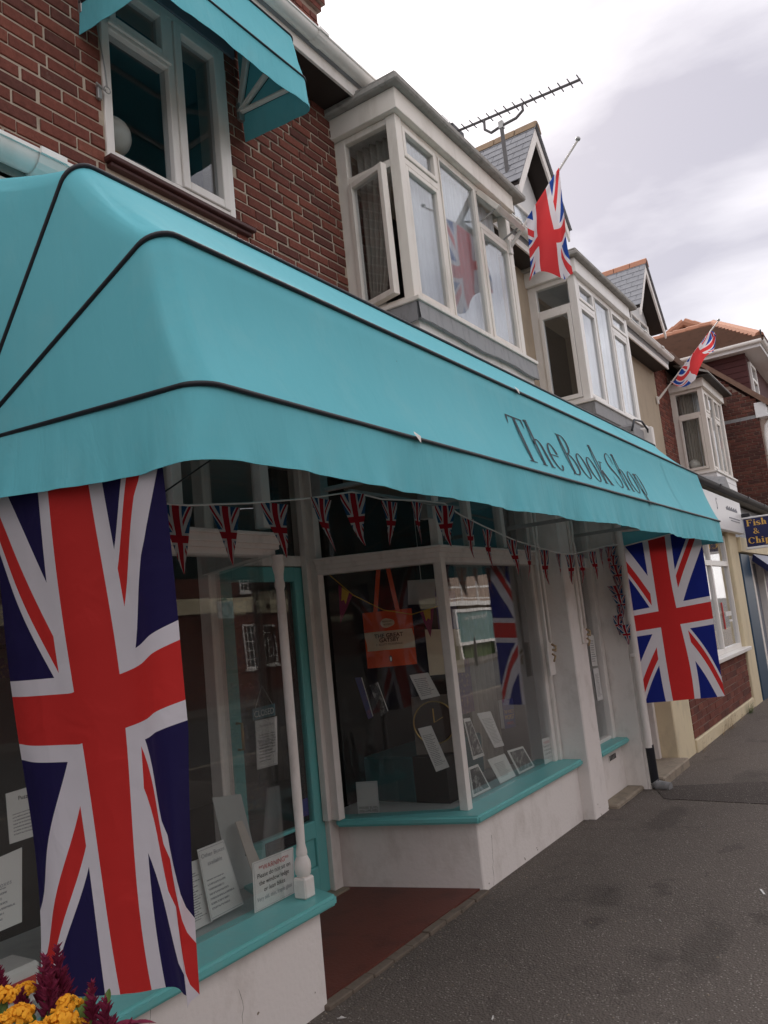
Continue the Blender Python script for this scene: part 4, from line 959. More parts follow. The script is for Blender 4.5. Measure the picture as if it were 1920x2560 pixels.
    for k, h in enumerate(hp):
        if k == 0: continue
        out = []
        for p in h:
            d = Vector((0, p.y-py, p.z-pz)); ln = d.length
            out.append(p+(d/ln*.004 if ln > 1e-6 else Vector()))
        MB().tube(out, pr_, 8).build('piping', 'black_pipe', t, smooth=True)
        # frame hoop inside the canvas
        ins = []
        for p in h[1:-1]:
            d = Vector((0, p.y-py, p.z-pz)); ln = d.length
            q = p-d/ln*min(.03, ln*.5); q.x = min(max(q.x, XL+.022), XR-.022); ins.append(q)
        MB().tube(ins, .012 if not arms else .016, 8).build('frame_hoop', 'white_paint', t, smooth=True)
    for x in (XL+.02, XR-.02): MB().box(x-.025, x+.025, py-.02, py+.05, pz-.06, pz+.06).build('pivot_bracket', 'galv', t, bev=.005)
    return t, hp, can
HOOPS = [(2.335, 3.12), (1.733, 2.905), (1.419, 2.585), (1.300, 2.160)]
PIV = (2.29, 2.215); SAG = .020
aw, hp, can = hood('awning', 'large turquoise folding shop awning with black piping and shop name', 'awning', 1.286, 7.22, PIV, HOOPS, .07, .185, sag=SAG, seams=(5.95,))
# folding support arms under the hood
for x in (3.05, 4.05):
    a_ = MB().bar((x, 2.33, 2.24), (x+.28, 1.85, 2.30), .03, .022).bar((x+.28, 1.85, 2.30), (x+.05, 1.34, 2.20), .03, .022).box(x-.03, x+.03, 2.30, 2.36, 2.16, 2.34)
    a_.build('support_arm', 'galv', aw, bev=.003)
MB().bar((3.0, 2.12, 2.20), (4.1, 2.14, 2.20), .014).build('tie_bar', 'galv', aw)
for x in (5.2, 6.5): MB().bar((x, 2.34, 2.16), (x+.1, 1.34, 2.17), .025).build('support_arm', 'galv', aw)
MB().tube([(1.75, 2.05, 2.03), (2.2, 2.0, 2.32)], .003, 6).build('guy_wire', 'dark_metal', aw)
# torn piping showing white
for x, k in ((3.42, 2), (2.24, 3)):
    y, z = HOOPS[k]; MB().add([(x-.02, y-.012, z+.012), (x+.015, y-.016, z+.006), (x+.002, y-.022, z-.02), (x-.008, y-.004, z+.022)], [(0, 1, 2), (0, 1, 3), (0, 2, 3)]).build('tear', 'tear', aw)

# --- lettering: drawn strokes laid on the front panel
class Glyphs:
    def __init__(s, W, Hh): s.W = W; s.H = Hh; s.q = []; s.n = 0; s.ends = []
    def quad(s, *p): s.q.append((list(p), s.n)); s.n += 1
    def stem(s, x, y0, y1, w=None): w = w or s.W; s.quad((x, y0), (x+w, y0), (x+w, y1), (x, y1))
    def serif(s, x0, x1, y, up=True): h = s.H; s.quad((x0, y), (x1, y), (x1, y+(h if up else -h)), (x0, y+(h if up else -h)))
    def ring(s, cx, cy, rx, ry, a0=0, a1=360, ws=None, wh=None, n=30):
        ws = s.W if ws is None else ws; wh = s.H if wh is None else wh; k = s.n; s.n += 1
        for i in range(n):
            a, b = R(a0+(a1-a0)*i/n), R(a0+(a1-a0)*(i+1)/n)
            s.q.append(([(cx+rx*math.cos(a), cy+ry*math.sin(a)), (cx+rx*math.cos(b), cy+ry*math.sin(b)), (cx+(rx-ws)*math.cos(b), cy+(ry-wh)*math.sin(b)), (cx+(rx-ws)*math.cos(a), cy+(ry-wh)*math.sin(a))], k))
    def stroke(s, pts, ws):
        k = s.n; s.n += 1
        # smooth through points (Catmull-Rom)
        P = []; Wd = []
        for i in range(len(pts)-1):
            p0, p1, p2, p3 = [Vector(pts[min(max(j, 0), len(pts)-1)]) for j in (i-1, i, i+1, i+2)]
            for j in range(8):
                t_ = j/8; P.append(.5*((2*p1)+(p2-p0)*t_+(2*p0-5*p1+4*p2-p3)*t_*t_+(3*p1-p0-3*p2+p3)*t_**3)); Wd.append(lerp(ws[i], ws[i+1], t_))
        P.append(Vector(pts[-1])); Wd.append(ws[-1])
        e_ = []
        for i, p in enumerate(P):
            d = (P[min(i+1, len(P)-1)]-P[max(i-1, 0)]).normalized(); n_ = Vector((-d.y, d.x))*Wd[i]/2; e_.append((p+n_, p-n_))
        for i in range(len(P)-1): s.q.append(([tuple(e_[i][0]), tuple(e_[i+1][0]), tuple(e_[i+1][1]), tuple(e_[i][1])], k))
    def glyph(s, ch, x):
        W, H_ = s.W, s.H; xh = .64
        if ch == 'T':
            s.stem(x+.27-W/2, 0, 1-H_); s.quad((x, 1-H_*1.4), (x+.54, 1-H_*1.4), (x+.54, 1), (x, 1)); s.quad((x, .80), (x+.012, .80), (x+.05, .97), (x, .97)); s.quad((x+.528, .80), (x+.54, .80), (x+.54, .97), (x+.49, .97)); s.serif(x+.14, x+.40, 0); return .54
        if ch in 'hnk':
            s.stem(x+.05, 0, 1.04 if ch != 'n' else xh); s.quad((x, (1.0 if ch != 'n' else xh-.04)), (x+.05, (.98 if ch != 'n' else xh-.06)), (x+.05, 1.04 if ch != 'n' else xh), (x, 1.02 if ch != 'n' else xh-.02)); s.serif(x, x+.10+W, 0)
            if ch == 'k':
                s.quad((x+.05+W, .27), (x+.05+W, .31), (x+.33, xh-.02), (x+.37, xh-.02)); s.quad((x+.14+W*.6, .36), (x+.14+W*1.8, .40), (x+.44, .02), (x+.34, .02)); s.serif(x+.28, x+.47, 0); s.serif(x+.26, x+.44, xh, False); return .46
            s.ring(x+.235, xh-.20, .145+W*.3, .20, 0, 165, W, s.H*1.5, 16); s.stem(x+.38+W*.3-W, 0, xh-.195); s.serif(x+.30, x+.46, 0); return .46
        if ch == 'i':
            s.stem(x+.05, 0, xh); s.quad((x, xh-.05), (x+.05, xh-.07), (x+.05, xh), (x, xh-.02)); s.serif(x, x+.10+W, 0); s.ring(x+.05+W/2, .86, .055+W*.2, .075, 0, 360, .054+W*.2, .074, 12); return .10+W
        if ch == 'e': s.ring(x+.20, xh/2, .19, xh/2+.012, 15, 325, W, s.H*1.3); s.quad((x+W*.9, .345), (x+.375, .345), (x+.375, .345+H_*1.2), (x+W*.9, .345+H_*1.2)); return .38
        if ch == 'o': s.ring(x+.21, xh/2, .205, xh/2+.012, 0, 360, W, H_*1.2); return .41
        if ch == 'p':
            s.stem(x+.05, -.30, xh); s.quad((x, xh-.05), (x+.05, xh-.07), (x+.05, xh), (x, xh-.02)); s.serif(x, x+.10+W, -.30); s.ring(x+.22, xh/2, .19, xh/2+.012, -150, 150, W, H_*1.2); return .41
        if ch == 'B':
            s.stem(x+.05, 0, 1); s.serif(x, x+.2, 0); s.serif(x, x+.2, 1, False); s.ring(x+.2, .765, .21, .235, -90, 90, W, H_*1.2, 16); s.ring(x+.2, .27, .245, .27, -90, 90, W, H_*1.2, 16)
            for yy in (.0, .53, 1-H_*1.2): s.quad((x+.05+W, yy), (x+.2, yy), (x+.2, yy+H_*1.2), (x+.05+W, yy+H_*1.2))
            return .46
        if ch in 'Ss':
            k = 1 if ch == 'S' else xh; sx = .40 if ch == 'S' else .34
            pts = [(.93, .78), (.80, .93), (.52, .985), (.20, .90), (.10, .73), (.28, .57), (.66, .42), (.88, .25), (.72, .07), (.42, .015), (.14, .08), (.04, .24)]
            ws = [H_*.9, H_, H_*1.2, W*.6, W*.95, W*1.1, W*1.15, W, W*.6, H_*1.2, H_, H_*.9]
            s.stroke([(x+a*sx, b*k) for a, b in pts], ws); s.quad((x+.92*sx, .70*k), (x+.96*sx, .70*k), (x+.96*sx, .97*k), (x+.90*sx, .80*k)); s.quad((x+.02*sx, .03*k), (x+.06*sx, .20*k), (x+.06*sx, .30*k), (x+.02*sx, .30*k)); return sx+.02
        if ch == 'F':
            s.stem(x+.06, 0, 1); s.serif(x, x+.12+W, 0); s.serif(x, x+.06, 1, False); s.quad((x+.06+W, 1-H_*1.5), (x+.52, 1-H_*1.5), (x+.52, 1), (x+.06+W, 1)); s.quad((x+.46, .76), (x+.52, .76), (x+.52, .93), (x+.47, .93)); s.quad((x+.06+W, .5), (x+.4, .5), (x+.4, .5+H_*1.4), (x+.06+W, .5+H_*1.4)); s.quad((x+.36, .38), (x+.40, .38), (x+.40, .66), (x+.36, .66)); return .56
        if ch == 'C': s.ring(x+.32, .5, .31, .51, 42, 318, W, H_*1.4); s.quad((x+.50, .66), (x+.57, .66), (x+.57, .97), (x+.52, .86)); return .60
        if ch == '&':
            s.stroke([(.68, .52), (.55, .22), (.33, .02), (.10, .14), (.10, .34), (.30, .52), (.46, .70), (.42, .92), (.27, .98), (.15, .86), (.22, .66), (.42, .36), (.60, .10), (.74, .02)], [H_, H_, W*.7, W, W*.9, H_*1.4, W*.7, H_*1.2, H_, W*.6, W*.8, W, W, H_]) if 0 else None
            pts = [(.68, .52), (.55, .22), (.33, .02), (.10, .14), (.10, .34), (.30, .52), (.46, .70), (.42, .92), (.27, .98), (.15, .86), (.22, .66), (.42, .36), (.60, .10), (.74, .02)]
            s.stroke([(x+a, b) for a, b in pts], [H_, H_, W*.7, W, W*.9, H_*1.4, W*.7, H_*1.2, H_, W*.6, W*.8, W, W, H_]); return .74
        return .2
    def word(s, txt, x, gap=.055, space=.24):
        for ch in txt:
            x += space if ch == ' ' else s.glyph(ch, x)+gap
            if ch != ' ': s.ends.append(len(s.q))
        return x
    def build(s, name, fn, mat, parent, step=.00015):
        a = 0
        for e_ in s.ends:
            mb = MB()
            for q, k in s.q[a:e_]: mb.add([fn(px, py_, (k % 6)*step) for px, py_ in q], [(0, 1, 2, 3)])
            mb.build('letter', mat, parent); a = e_
gl = Glyphs(.074, .020); tw = gl.word('The Book Shop', 0)
A2, A3 = Vector((0, HOOPS[2][0], HOOPS[2][1])), Vector((0, HOOPS[3][0], HOOPS[3][1]))
def on_panel(x, y, e_):
    X = 3.21+(5.16-3.21)*x/tw; s_ = (.387-.235*y)/(A3-A2).length
    p = A2.lerp(A3, s_); d = Vector((0, p.y-PIV[0], p.z-PIV[1])); p = p-d.normalized()*(SAG*4*s_*(1-s_)) + d.normalized()*(.0025+e_)
    return Vector((X, p.y, p.z))
gl.build('lettering', on_panel, 'ink_slate', aw)
# --- small window awning
sa, hp2, _ = hood('window_awning', 'small turquoise awning over the upper brick-wall window', 'awning', 2.47, 3.705, (3.19, 4.985), [(3.185, 5.56), (3.02, 5.53), (2.70, 5.27), (2.628, 4.945)], .06, .19, valn=90, sag=.006, pr_=.006, arms=True, val_wave=.006, seed=5)
for h in hp2[1:]:
    a = h[-1]; b = h[-15]
    MB().bar(a+Vector((-.03, 0, 0)), b+Vector((-.03, .03, -.01)), .035, .012).build('rib', 'white_paint', sa, bev=.002)
    a = h[0]; b = h[14]
    MB().bar(a+Vector((.03, 0, 0)), b+Vector((.03, .03, -.01)), .035, .012).build('rib', 'white_paint', sa, bev=.002)

# ================================================================== flags
def big_flag(label, X, yl, yr, zt, zb, mat, seed, skew, tilt, fold, amp, flare=0):
    """hung upright: hoist at the top, v runs from the wall side out to the street"""
    rn = random.Random(seed); ph = [rn.uniform(0, 6.28) for _ in range(6)]
    t = thing('hanging_flag', label, 'flag', group='flags hung from the awning ends')
    def fn(u, v):
        vv = v+skew*u*u*4*v*(1-v)*.5
        yr_ = yr+(.075*(1-u) if fold else 0); y = lerp(yl, yr_, vv)+flare*(1-u)**2*(1-v)+.045*u*math.sin(u*4.4+ph[3])*math.sin(v*6+ph[4])
        z = lerp(zt, zb, u)+(tilt*(v-.5) if not fold else tilt*1.7*max(0, v-.38)-.03)*(1-.5*u)
        x = X+amp*(.25+u)*(math.sin(v*9+ph[0]+1.2*u)+.55*math.sin(v*17+ph[1]-1.7*u)+.35*math.sin(u*7+v*4+ph[2]))
        if fold and v > .86:                              # free edge turns back towards the wall low down
            k = max(0, (u-.6)/.4); f = (v-.86)/.14
            y = lerp(yl, yr_, .86+skew*u*u*4*.86*.14*.5)-(yl-yr_)*(.14*(f if k == 0 else lerp(f, .55*math.sin(min(1, f*1.3)*2.2), k)))
            x -= .05*k*math.sin(f*2.6)
        return Vector((x, y, z))
    grid('cloth', fn, 70, 44, mat, t)
    # hem at the free edges
    MB().tube([fn(0, i/12) for i in range(13)], .006, 6).build('header_cord', 'paper', t)
    return t
big_flag('large navy union flag hanging upright under the near left end of the awning', 1.31, 2.115, 1.405, 2.08, .77, 'flag_navy', 3, .30, .13, True, .022, flare=.10)
big_flag('bright blue union flag hanging upright under the far right end of the awning', 7.19, 2.215, 1.475, 2.10, .70, 'flag_blue', 8, .05, .085, False, .010)

def pole_flag(name_label, base, tip, cloth_fn, mat, group, uvr):
    t = thing('pole_flag', name_label, 'flag', group=group)
    b, e_ = Vector(base), Vector(tip); d = (e_-b).normalized()
    MB().tube([b, e_], [.013, .010], 10).build('pole', 'white_paint', t, smooth='auto')
    MB().lathe((e_.x, e_.y, e_.z), [(.002, -.012), (.018, -.006), (.024, .008), (.016, .024), (.002, .03)], 12).build('finial', 'galv', t, smooth=True)
    MB().tube([b-d*.02, b+d*.22], .02, 10).build('socket', 'white_paint', t, smooth='auto')
    MB().box(b.x-.03, b.x+.03, b.y-.01, b.y+.02, b.z-.07, b.z+.06).build('bracket', 'white_paint', t, bev=.004)
    g_ = grid('cloth', cloth_fn, 60, 40, mat, t)
    for l_ in g_.data.uv_layers[0].data: l_.uv = (uvr[0]+(uvr[1]-uvr[0])*l_.uv[0], uvr[2]+(uvr[3]-uvr[2])*l_.uv[1])
    return t
B1, T1 = Vector((6.68, 2.63, 4.93)), Vector((6.66, 1.865, 5.66))
def cloth1(u, v):
    # hoist (v) along the upper pole, fly (u) hanging down, gathered towards the outer end
    h = B1.lerp(T1, lerp(.26, .74, v))
    hang = lerp(.60, .98, v)
    x = h.x-.03+.045*math.sin(v*9+u*2.2)*min(1, u*3)+.02*math.sin(u*11+v*3)*u
    y = h.y+.05*math.sin(v*7+1.5*u)*u-.02*u
    y = lerp(y, lerp(2.50, 2.05, v), .6*u)
    return Vector((x, y, h.z-hang*u-.004+.05*u*math.sin(v*5+.5)))
pole_flag('bright union flag on a slanted white pole above the first bay window', B1, T1, cloth1, 'flag_bright', 'flags on wall poles', (.12, .82, .22, .85))
B2, T2 = Vector((13.82, 3.17, 4.93)), Vector((13.80, 2.02, 6.0))
def cloth2(u, v):
    h = B2.lerp(T2, lerp(.42, .86, v))
    k = math.sin(v*6.5+u*3)
    drop = (.10+.30*(1-abs(2*v-.7)))*u+.10*u*math.sin(9*v)
    return Vector((h.x-.04+.10*k*u, h.y+.16*math.sin(2.2*u+4*v)*u+.10*u*(1-v), h.z-drop*1.25-.004+.05*math.sin(8*u)*u))
pole_flag('red and blue union flag bunched on a slanted pole on the far brick wall', B2, T2, cloth2, 'flag_bright', 'flags on wall poles', (.1, .9, .1, .9))

# ------------------------------------------------------------------ bunting under the awning
bt = thing('bunting', 'string of small union flag pennants hanging under the large awning', 'bunting')
SP = [(1.60, 2.06), (1.842, 2.05), (1.977, 2.052), (2.287, 2.083), (2.635, 2.128), (2.993, 2.19), (3.239, 2.175), (3.646, 2.199), (3.863, 2.202), (4.037, 2.148), (4.338, 2.094), (4.756, 2.026), (5.397, 1.967), (5.785, 1.961), (6.627, 2.05), (6.92, 2.07)]
MB().tube([(x, 2.10, z) for x, z in SP], .004, 6).build('string', 'paper', bt)
rn = random.Random(11)
for i, (x, z) in enumerate([(1.918, 2.052), (2.16, 2.066), (2.443, 2.098), (2.755, 2.143), (2.995, 2.186), (3.304, 2.172), (3.57, 2.189), (3.866, 2.193), (4.132, 2.135), (4.367, 2.083), (4.709, 2.032), (4.94, 2.004), (5.218, 1.979), (5.471, 1.96), (5.7, 1.956), (5.93, 1.961), (6.215, 1.993), (6.432, 2.024), (6.62, 2.045)]):
    tw_ = 1.25 if i in (4, 7) else rn.uniform(-.35, .35); sw_ = rn.uniform(-.02, .09); ln = rn.uniform(.215, .24); hw = .082 if i < 4 else .070; ph = rn.uniform(0, 6)
    def pf(u, v, x=x, z=z, tw_=tw_, sw_=sw_, ln=ln, ph=ph):
        s = (v-.5)*2*hw*(1-.97*u); a = tw_*min(1, .3+u)
        return Vector((x+s*math.cos(a)+sw_*u*u, 2.10-s*math.sin(a)+.012*math.sin(u*5+ph)*u+.01*u, z-.004-ln*u))
    # uv keeps the flag pattern cropped to the triangle
    vs = []; fs = []; nu, nv = 10, 4; uvs = []
    for j in range(nv+1):
        for k in range(nu+1):
            u, v = k/nu, j/nv; vs.append(pf(u, v)); uvs.append((.05+.9*u, .5+(v-.5)*(1-.72*u)*.98))
    fs = [(j*(nu+1)+k, j*(nu+1)+k+1, (j+1)*(nu+1)+k+1, (j+1)*(nu+1)+k) for j in range(nv) for k in range(nu)]
    me = bpy.data.meshes.new('pennant'); me.from_pydata(vs, [], fs); ul = me.uv_layers.new(name='UVMap')
    for p in me.polygons:
        p.use_smooth = True
        for li in p.loop_indices: ul.data[li].uv = uvs[me.loops[li].vertex_index]
    me.materials.append(MATS['flag_bunting']); link('pennant', me, bt)
# spare bunting bundled down the end post
b2t = thing('bunting_bundle', 'loose bundle of union flag bunting hanging beside the far right flag', 'bunting')
for i in range(9):
    z = 2.06-i*.085; tw_ = rn.uniform(-1.2, 1.2); yy = 2.17+rn.uniform(-.03, .02)
    grid('pennant', lambda u, v, z=z, tw_=tw_, yy=yy: Vector((6.93+.02*math.sin(u*5+tw_*3)+(v-.5)*.1*(1-.9*u)*math.sin(tw_), yy+(v-.5)*.13*(1-.9*u)*math.cos(tw_)+.03*u*math.sin(tw_*4), z-.17*u)), 6, 4, 'flag_bunting', b2t)

# ------------------------------------------------------------------ television aerial
ae = thing('tv_aerial', 'grey roof television aerial with long toothed boom against the sky', 'aerial')
AX = 8.86
MB().tube([(AX-.02, 3.40, 5.9), (AX, 3.40, 7.66)], .026, 10).build('mast', 'aerial_grey', ae, smooth='auto')
MB().tube([(AX, 4.10, 7.83), (AX, 2.35, 7.74)], .017, 8).build('boom', 'aerial_grey', ae)
MB().tube([(AX, 3.62, 7.80), (AX+.01, 3.63, 7.68), (AX+.01, 3.55, 7.60), (AX, 3.40, 7.62), (AX+.01, 3.20, 7.64), (AX+.01, 3.10, 7.70), (AX, 3.10, 7.785)], .018, 8).build('cradle', 'aerial_grey', ae, smooth=True)
MB().box(AX-.03, AX+.03, 3.37, 3.43, 7.58, 7.68).build('clamp', 'galv', ae, bev=.004)
for i in range(14):
    y = 2.36+i*.118; z = lerp(7.74, 7.83, (y-2.35)/1.75); MB().tube([(AX-.10, y, z+.005), (AX+.10, y, z+.005)], .008, 6).build('director', 'aerial_grey', ae)
MB().box(AX-.16, AX+.16, 3.985, 4.03, 7.78, 7.87).build('dipole_box', 'dark_metal', ae, bev=.01)
for dz in (-.16, .17): MB().tube([(AX, 4.08, 7.83), (AX, 4.10, 7.83+dz)], .008, 6).tube([(AX-.2, 4.10, 7.83+dz), (AX+.2, 4.10, 7.83+dz)], .005, 6).build('reflector', 'galv', ae)

# ================================================================== neighbour row
nb = thing('corner_brick_building', 'red brick building with third white bay window beyond the rendered house', 'house')
nw = MB().box(13.96, 18.9, y0, y1, 2.6, 5.78).build('wall', 'mortar_dark', nb)
lay(T0, 13.96, 14.86, 3.2, 5.74, nw, limit=300, header_every=2)
b3 = bay(nb, 14.87, 16.62, 2.64, 3.72, 5.24, (15.31, 15.75, 16.19), {0: 4.72, 1: 5.19, 2: 4.72, 3: 5.19} and {0: 4.78, 2: 4.78}, 0, 'aged_pvc', side_tr=4.78)
MB().extrude([(14.70, 2.45, 5.42), (16.85, 2.45, 5.42), (16.85, YW, 5.78), (14.70, YW, 5.78)], (0, .02, .05)).build('pent_roof', 'roof_felt', b3)
MB().box(14.72, 16.83, 2.46, YW, 5.40, 5.418).build('soffit', 'dark_wood', b3)
MB().box(14.82, 16.70, 2.58, YW, 3.685, 3.718).build('sill', 'white_pvc', b3, bev=.004)
for i in range(5):
    z = 3.16+i*.105
    MB().box(14.85+(.0), 16.65, 2.612-.004*(i % 2)*0, 2.64, z, z+.102).box(14.845, 14.868, 2.642, YW, z, z+.102).build('weatherboard', 'white_board', b3, bev=.006)
grid('net_curtain', curtain_fn(15.0, 16.5, 2.82, 3.78, 5.2, .016, 20), 150, 4, 'net_curtain', b3)
grid('side_curtain', lambda u, v: Vector((15.03+.015*math.sin(u*40), lerp(3.1, 2.8, u), lerp(3.76, 5.2, v))), 50, 4, 'grey_curtain', b3)
for i, x in enumerate((15.86, 16.06, 16.3, 16.5)):
    for j in range(3):
        z = 4.45-j*.22-.02*i; card('paper_flag', [(x, 2.675, z), (x+.12, 2.675, z), (x+.1, 2.675, z-.16), (x+.02, 2.675, z-.16)], ('cover_teal', 'ink_red', 'paper')[(i+j) % 3], b3, th=.001)
MB().lathe((15.08, 3.0, 3.8), [(.001, 0), (.09, .01), (.12, .08), (.10, .16), (.05, .2), (.001, .21)], 12).build('ornament', 'globe', b3, smooth=True)
MB().box(13.4, 18.9, 2.93, YW+.1, 5.70, 5.72).build('soffit', 'dark_wood', nb)
MB().extrude([(13.97, 2.86, 5.74), (13.97, 6.0, 8.0), (13.97, 6.0, 7.8), (13.97, 2.9, 5.66)], (4.9, 0, 0)).build('roof', 'roof_tile', nb)
# pent roof strip over the neighbour's sign, gutter
MB().extrude([(8.2, 2.05, 2.99), (8.2, YW, 3.2), (8.2, YW, 3.14), (8.2, 2.05, 2.95)], (10.6, 0, 0)).build('shop_roof', 'roof_felt', nb)
gutter(7.3, 18.5, 2.02, 2.985, nb, 'dark_metal', (11.3, 13.4, 15.0))
MB().extrude([(12.0, 2.05, 3.03), (12.5, 2.05, 3.03), (12.25, 2.05, 3.22)], (0, .5, .1)).build('roof_flashing', 'lead', nb)
for i in range(3): MB().extrude([(13.3+i*.35, 2.2, 3.05), (13.6+i*.35, 2.2, 3.05), (13.45+i*.35, 2.25, 3.2)], (0, .4, .1)).build('lead_piece', 'lead', nb)

# loose junction box and cable above the awning
jb = thing('roof_cable_box', 'weathered grey box with looped cable above the awning by the second bay', 'box')
MB().box(8.62, 9.05, 2.28, 2.5, 3.28, 3.47).box(8.60, 9.07, 2.26, 2.52, 3.20, 3.275).build('housing', 'lead', jb, bev=.02)
MB().box(8.66, 8.98, 2.30, 2.5, 3.05, 3.195).build('support_block', 'dark_wood', jb)
MB().tube([(8.45, 2.25, 3.36), (8.6, 2.25, 3.50), (8.9, 2.25, 3.53), (9.10, 2.25, 3.47), (9.14, 2.25, 3.30), (9.13, 2.25, 3.06)], .012, 8).build('cable', 'black_pipe', jb, smooth=True)
MB().box(9.10, 9.17, 2.2, 2.34, 3.05, 3.5).build('white_post', 'white_paint', jb, bev=.01)

YN = 2.14
ns = thing('cream_shop', 'cream painted shop with brick stall riser and white framed window past the awning', 'shopfront')
MB().box(7.08, 8.0, 3.0, 3.05, 0, 2.4).build('recess_wall', 'cream', ns)
dd = MB().box(7.15, 7.92, 2.80, 2.85, .06, 2.05).build('recess_door', 'grey_paint', ns, bev=.004)
MB().box(7.09, 7.99, 2.05, 2.9, -.05, .075).build('step', 'stone', ns, bev=.012)
MB().box(7.08, 7.15, 2.78, 2.88, .07, 2.3).box(7.92, 7.985, 2.30, 2.88, .07, 2.3).build('door_frame', 'white_paint', ns, bev=.004)
MB().box(7.99, 8.66, YN, 2.75, -.05, 2.4).build('cream_pier', 'cream', ns, bev=.01)
mw = MB().box(8.665, 12.06, YN+.006, 2.5, .12, .76).build('stall_riser', 'mortar_dark', ns)
lay(face_T((0, YN, 0), (1, 0, 0), (0, -1, 0)), 8.67, 12.05, .135, .765, mw, limit=300, header_every=0)
MB().box(8.66, 12.06, YN-.02, 2.5, -.05, .125).build('plinth', 'cream', ns, bev=.008)
MB().box(8.67, 12.12, YN-.09, 2.3, .765, .815).build('sill', 'white_pvc', ns, bev=.006)
wf = MB().frame(8.67, 12.04, .816, 2.36, YN+.02, YN+.09, .06)
for x in (9.8, 10.9): wf.box(x-.03, x+.03, YN+.02, YN+.09, .876, 2.30)
wf.box(8.73, 9.77, YN+.02, YN+.09, 1.93, 2.0).box(9.83, 10.87, YN+.02, YN+.09, 1.93, 2.0).box(10.93, 11.98, YN+.02, YN+.09, 1.93, 2.0)
nwf = wf.build('window_frame', 'white_pvc', ns, bev=.004)
for a, b in ((8.73, 9.77), (9.83, 10.87), (10.93, 11.98)):
    MB().box(a, b, YN+.05, YN+.055, .876, 1.93).build('pane', 'glass', nwf); MB().box(a, b, YN+.05, YN+.055, 2.0, 2.30).build('pane', 'glass', nwf)
text_mesh('window_lettering', 'CHINA HOUSE', .10, (11.45, YN+.046, 1.28), (1, 0, 0), (0, 0, 1), 'paper', nwf) if 0 else None
MB().box(11.25, 11.29, YN+.04, YN+.048, 1.1, 1.45).build('window_sticker', 'ink_red', nwf)
MB().box(11.42, 11.82, YN+.044, YN+.048, 1.26, 1.32).box(11.6, 11.82, YN+.044, YN+.048, 1.18, 1.21).build('window_lettering', 'paper', nwf)
MB().box(7.9, 12.9, 3.4, 3.45, 0, 2.5).box(8.0, 12.9, 2.3, 3.4, 2.42, 2.45).build('room', 'shop_wall', ns)
MB().box(12.07, 12.66, YN-.03, 2.6, -.05, 2.42).build('cream_pier', 'cream', ns, bev=.01)
MB().box(7.08, 12.9, YN+.02, 2.5, 2.40, 2.94).build('sign_backing', 'cream', ns)
sg_ = thing('white_sign', 'plain white shop fascia sign with faint grey lettering beyond the awning', 'sign')
MB().box(7.35, 12.86, 2.02, 2.10, 2.40, 2.87).build('board', 'white_board', sg_, bev=.006)
text_mesh('letter', 'S', .22, (11.12, 2.017, 2.66), (1, 0, 0), (0, 0, 1), 'grey_text', sg_, align='CENTER', squeeze=.8)
for k in range(16): MB().box(11.72+k*.052, 11.755+k*.052, 2.0165, 2.0195, 2.695, 2.73+.012*(k % 3)).build('small_print', 'grey_text', sg_)
text_mesh('lettering', '01202 000000', .085, (12.25, 2.017, 2.575), (1, 0, 0), (0, 0, 1), 'grey_text', sg_) if 0 else None
MB().box(11.85, 12.65, 2.0165, 2.0195, 2.585, 2.600).box(11.95, 12.6, 2.0165, 2.0195, 2.55, 2.562).build('small_print', 'grey_text', sg_)

# downpipe at the shop's end
dp = thing('downpipe', 'white downpipe with black foot and grey shoe at the end of the bookshop', 'drainpipe')
MB().tube([(7.0, 2.115, .34), (7.0, 2.115, 2.3)], .034, 14).build('pipe', 'white_paint', dp, smooth='auto')
MB().tube([(7.015, 2.11, .05), (7.01, 2.112, .36)], .037, 14).build('pipe_foot', 'black_pipe', dp, smooth='auto')
MB().tube([(7.015, 2.11, .06), (7.015, 2.09, .028), (7.0, 1.98, .018)], [.045, .045, .04], 12).build('shoe', 'lead', dp, smooth='auto')
MB().box(6.955, 7.045, 2.105, 2.15, 1.10, 1.13).build('pipe_clip', 'white_paint', dp, bev=.003)

# weeds along the wall foot
rn = random.Random(5)
for i, (x, n_, h_, mt, lb) in enumerate(((8.72, 10, .11, 'straw', 'dry weed tuft at the near corner of the brick stall riser'), (9.75, 14, .10, 'straw', 'dry straggly weed in the middle of the brick stall riser foot'), (10.15, 26, .17, 'straw', 'tallest brown dry weed clump at the stall riser foot'),
                                         (10.9, 12, .06, 'straw', 'low dry weeds towards the cream pier'), (11.5, 26, .10, 'leaf', 'small green weed at the foot of the cream pier'))):
    mb = MB()
    for k in range(n_):
        a = rn.uniform(0, 6.28); px, py_ = x+rn.gauss(0, .09), 2.10-abs(rn.gauss(0, .02)); hh = 1.5*h_*rn.uniform(.4, 1.15); lx, ly = math.cos(a)*hh*.6, -abs(math.sin(a))*hh*.5
        w_ = .004 if mt == 'straw' else .010
        mb.add([(px-w_, py_, 0), (px+w_, py_, 0), (px+lx*.6, py_+ly*.5, hh*.7), (px+lx*.6-w_, py_+ly*.5, hh*.7), (px+lx, py_+ly, hh)], [(0, 1, 2, 3), (3, 2, 4)])
        if mt == 'straw' and k % 2: mb.add([(px+lx*.5, py_+ly*.4, hh*.6), (px+lx*.5+.02, py_+ly*.4, hh*.65), (px+lx*.5+.012, py_+ly*.4-.01, hh*.72)], [(0, 1, 2)])
    tag(mb.build('weed', mt), lb, 'weed', 'weeds along the stall riser')

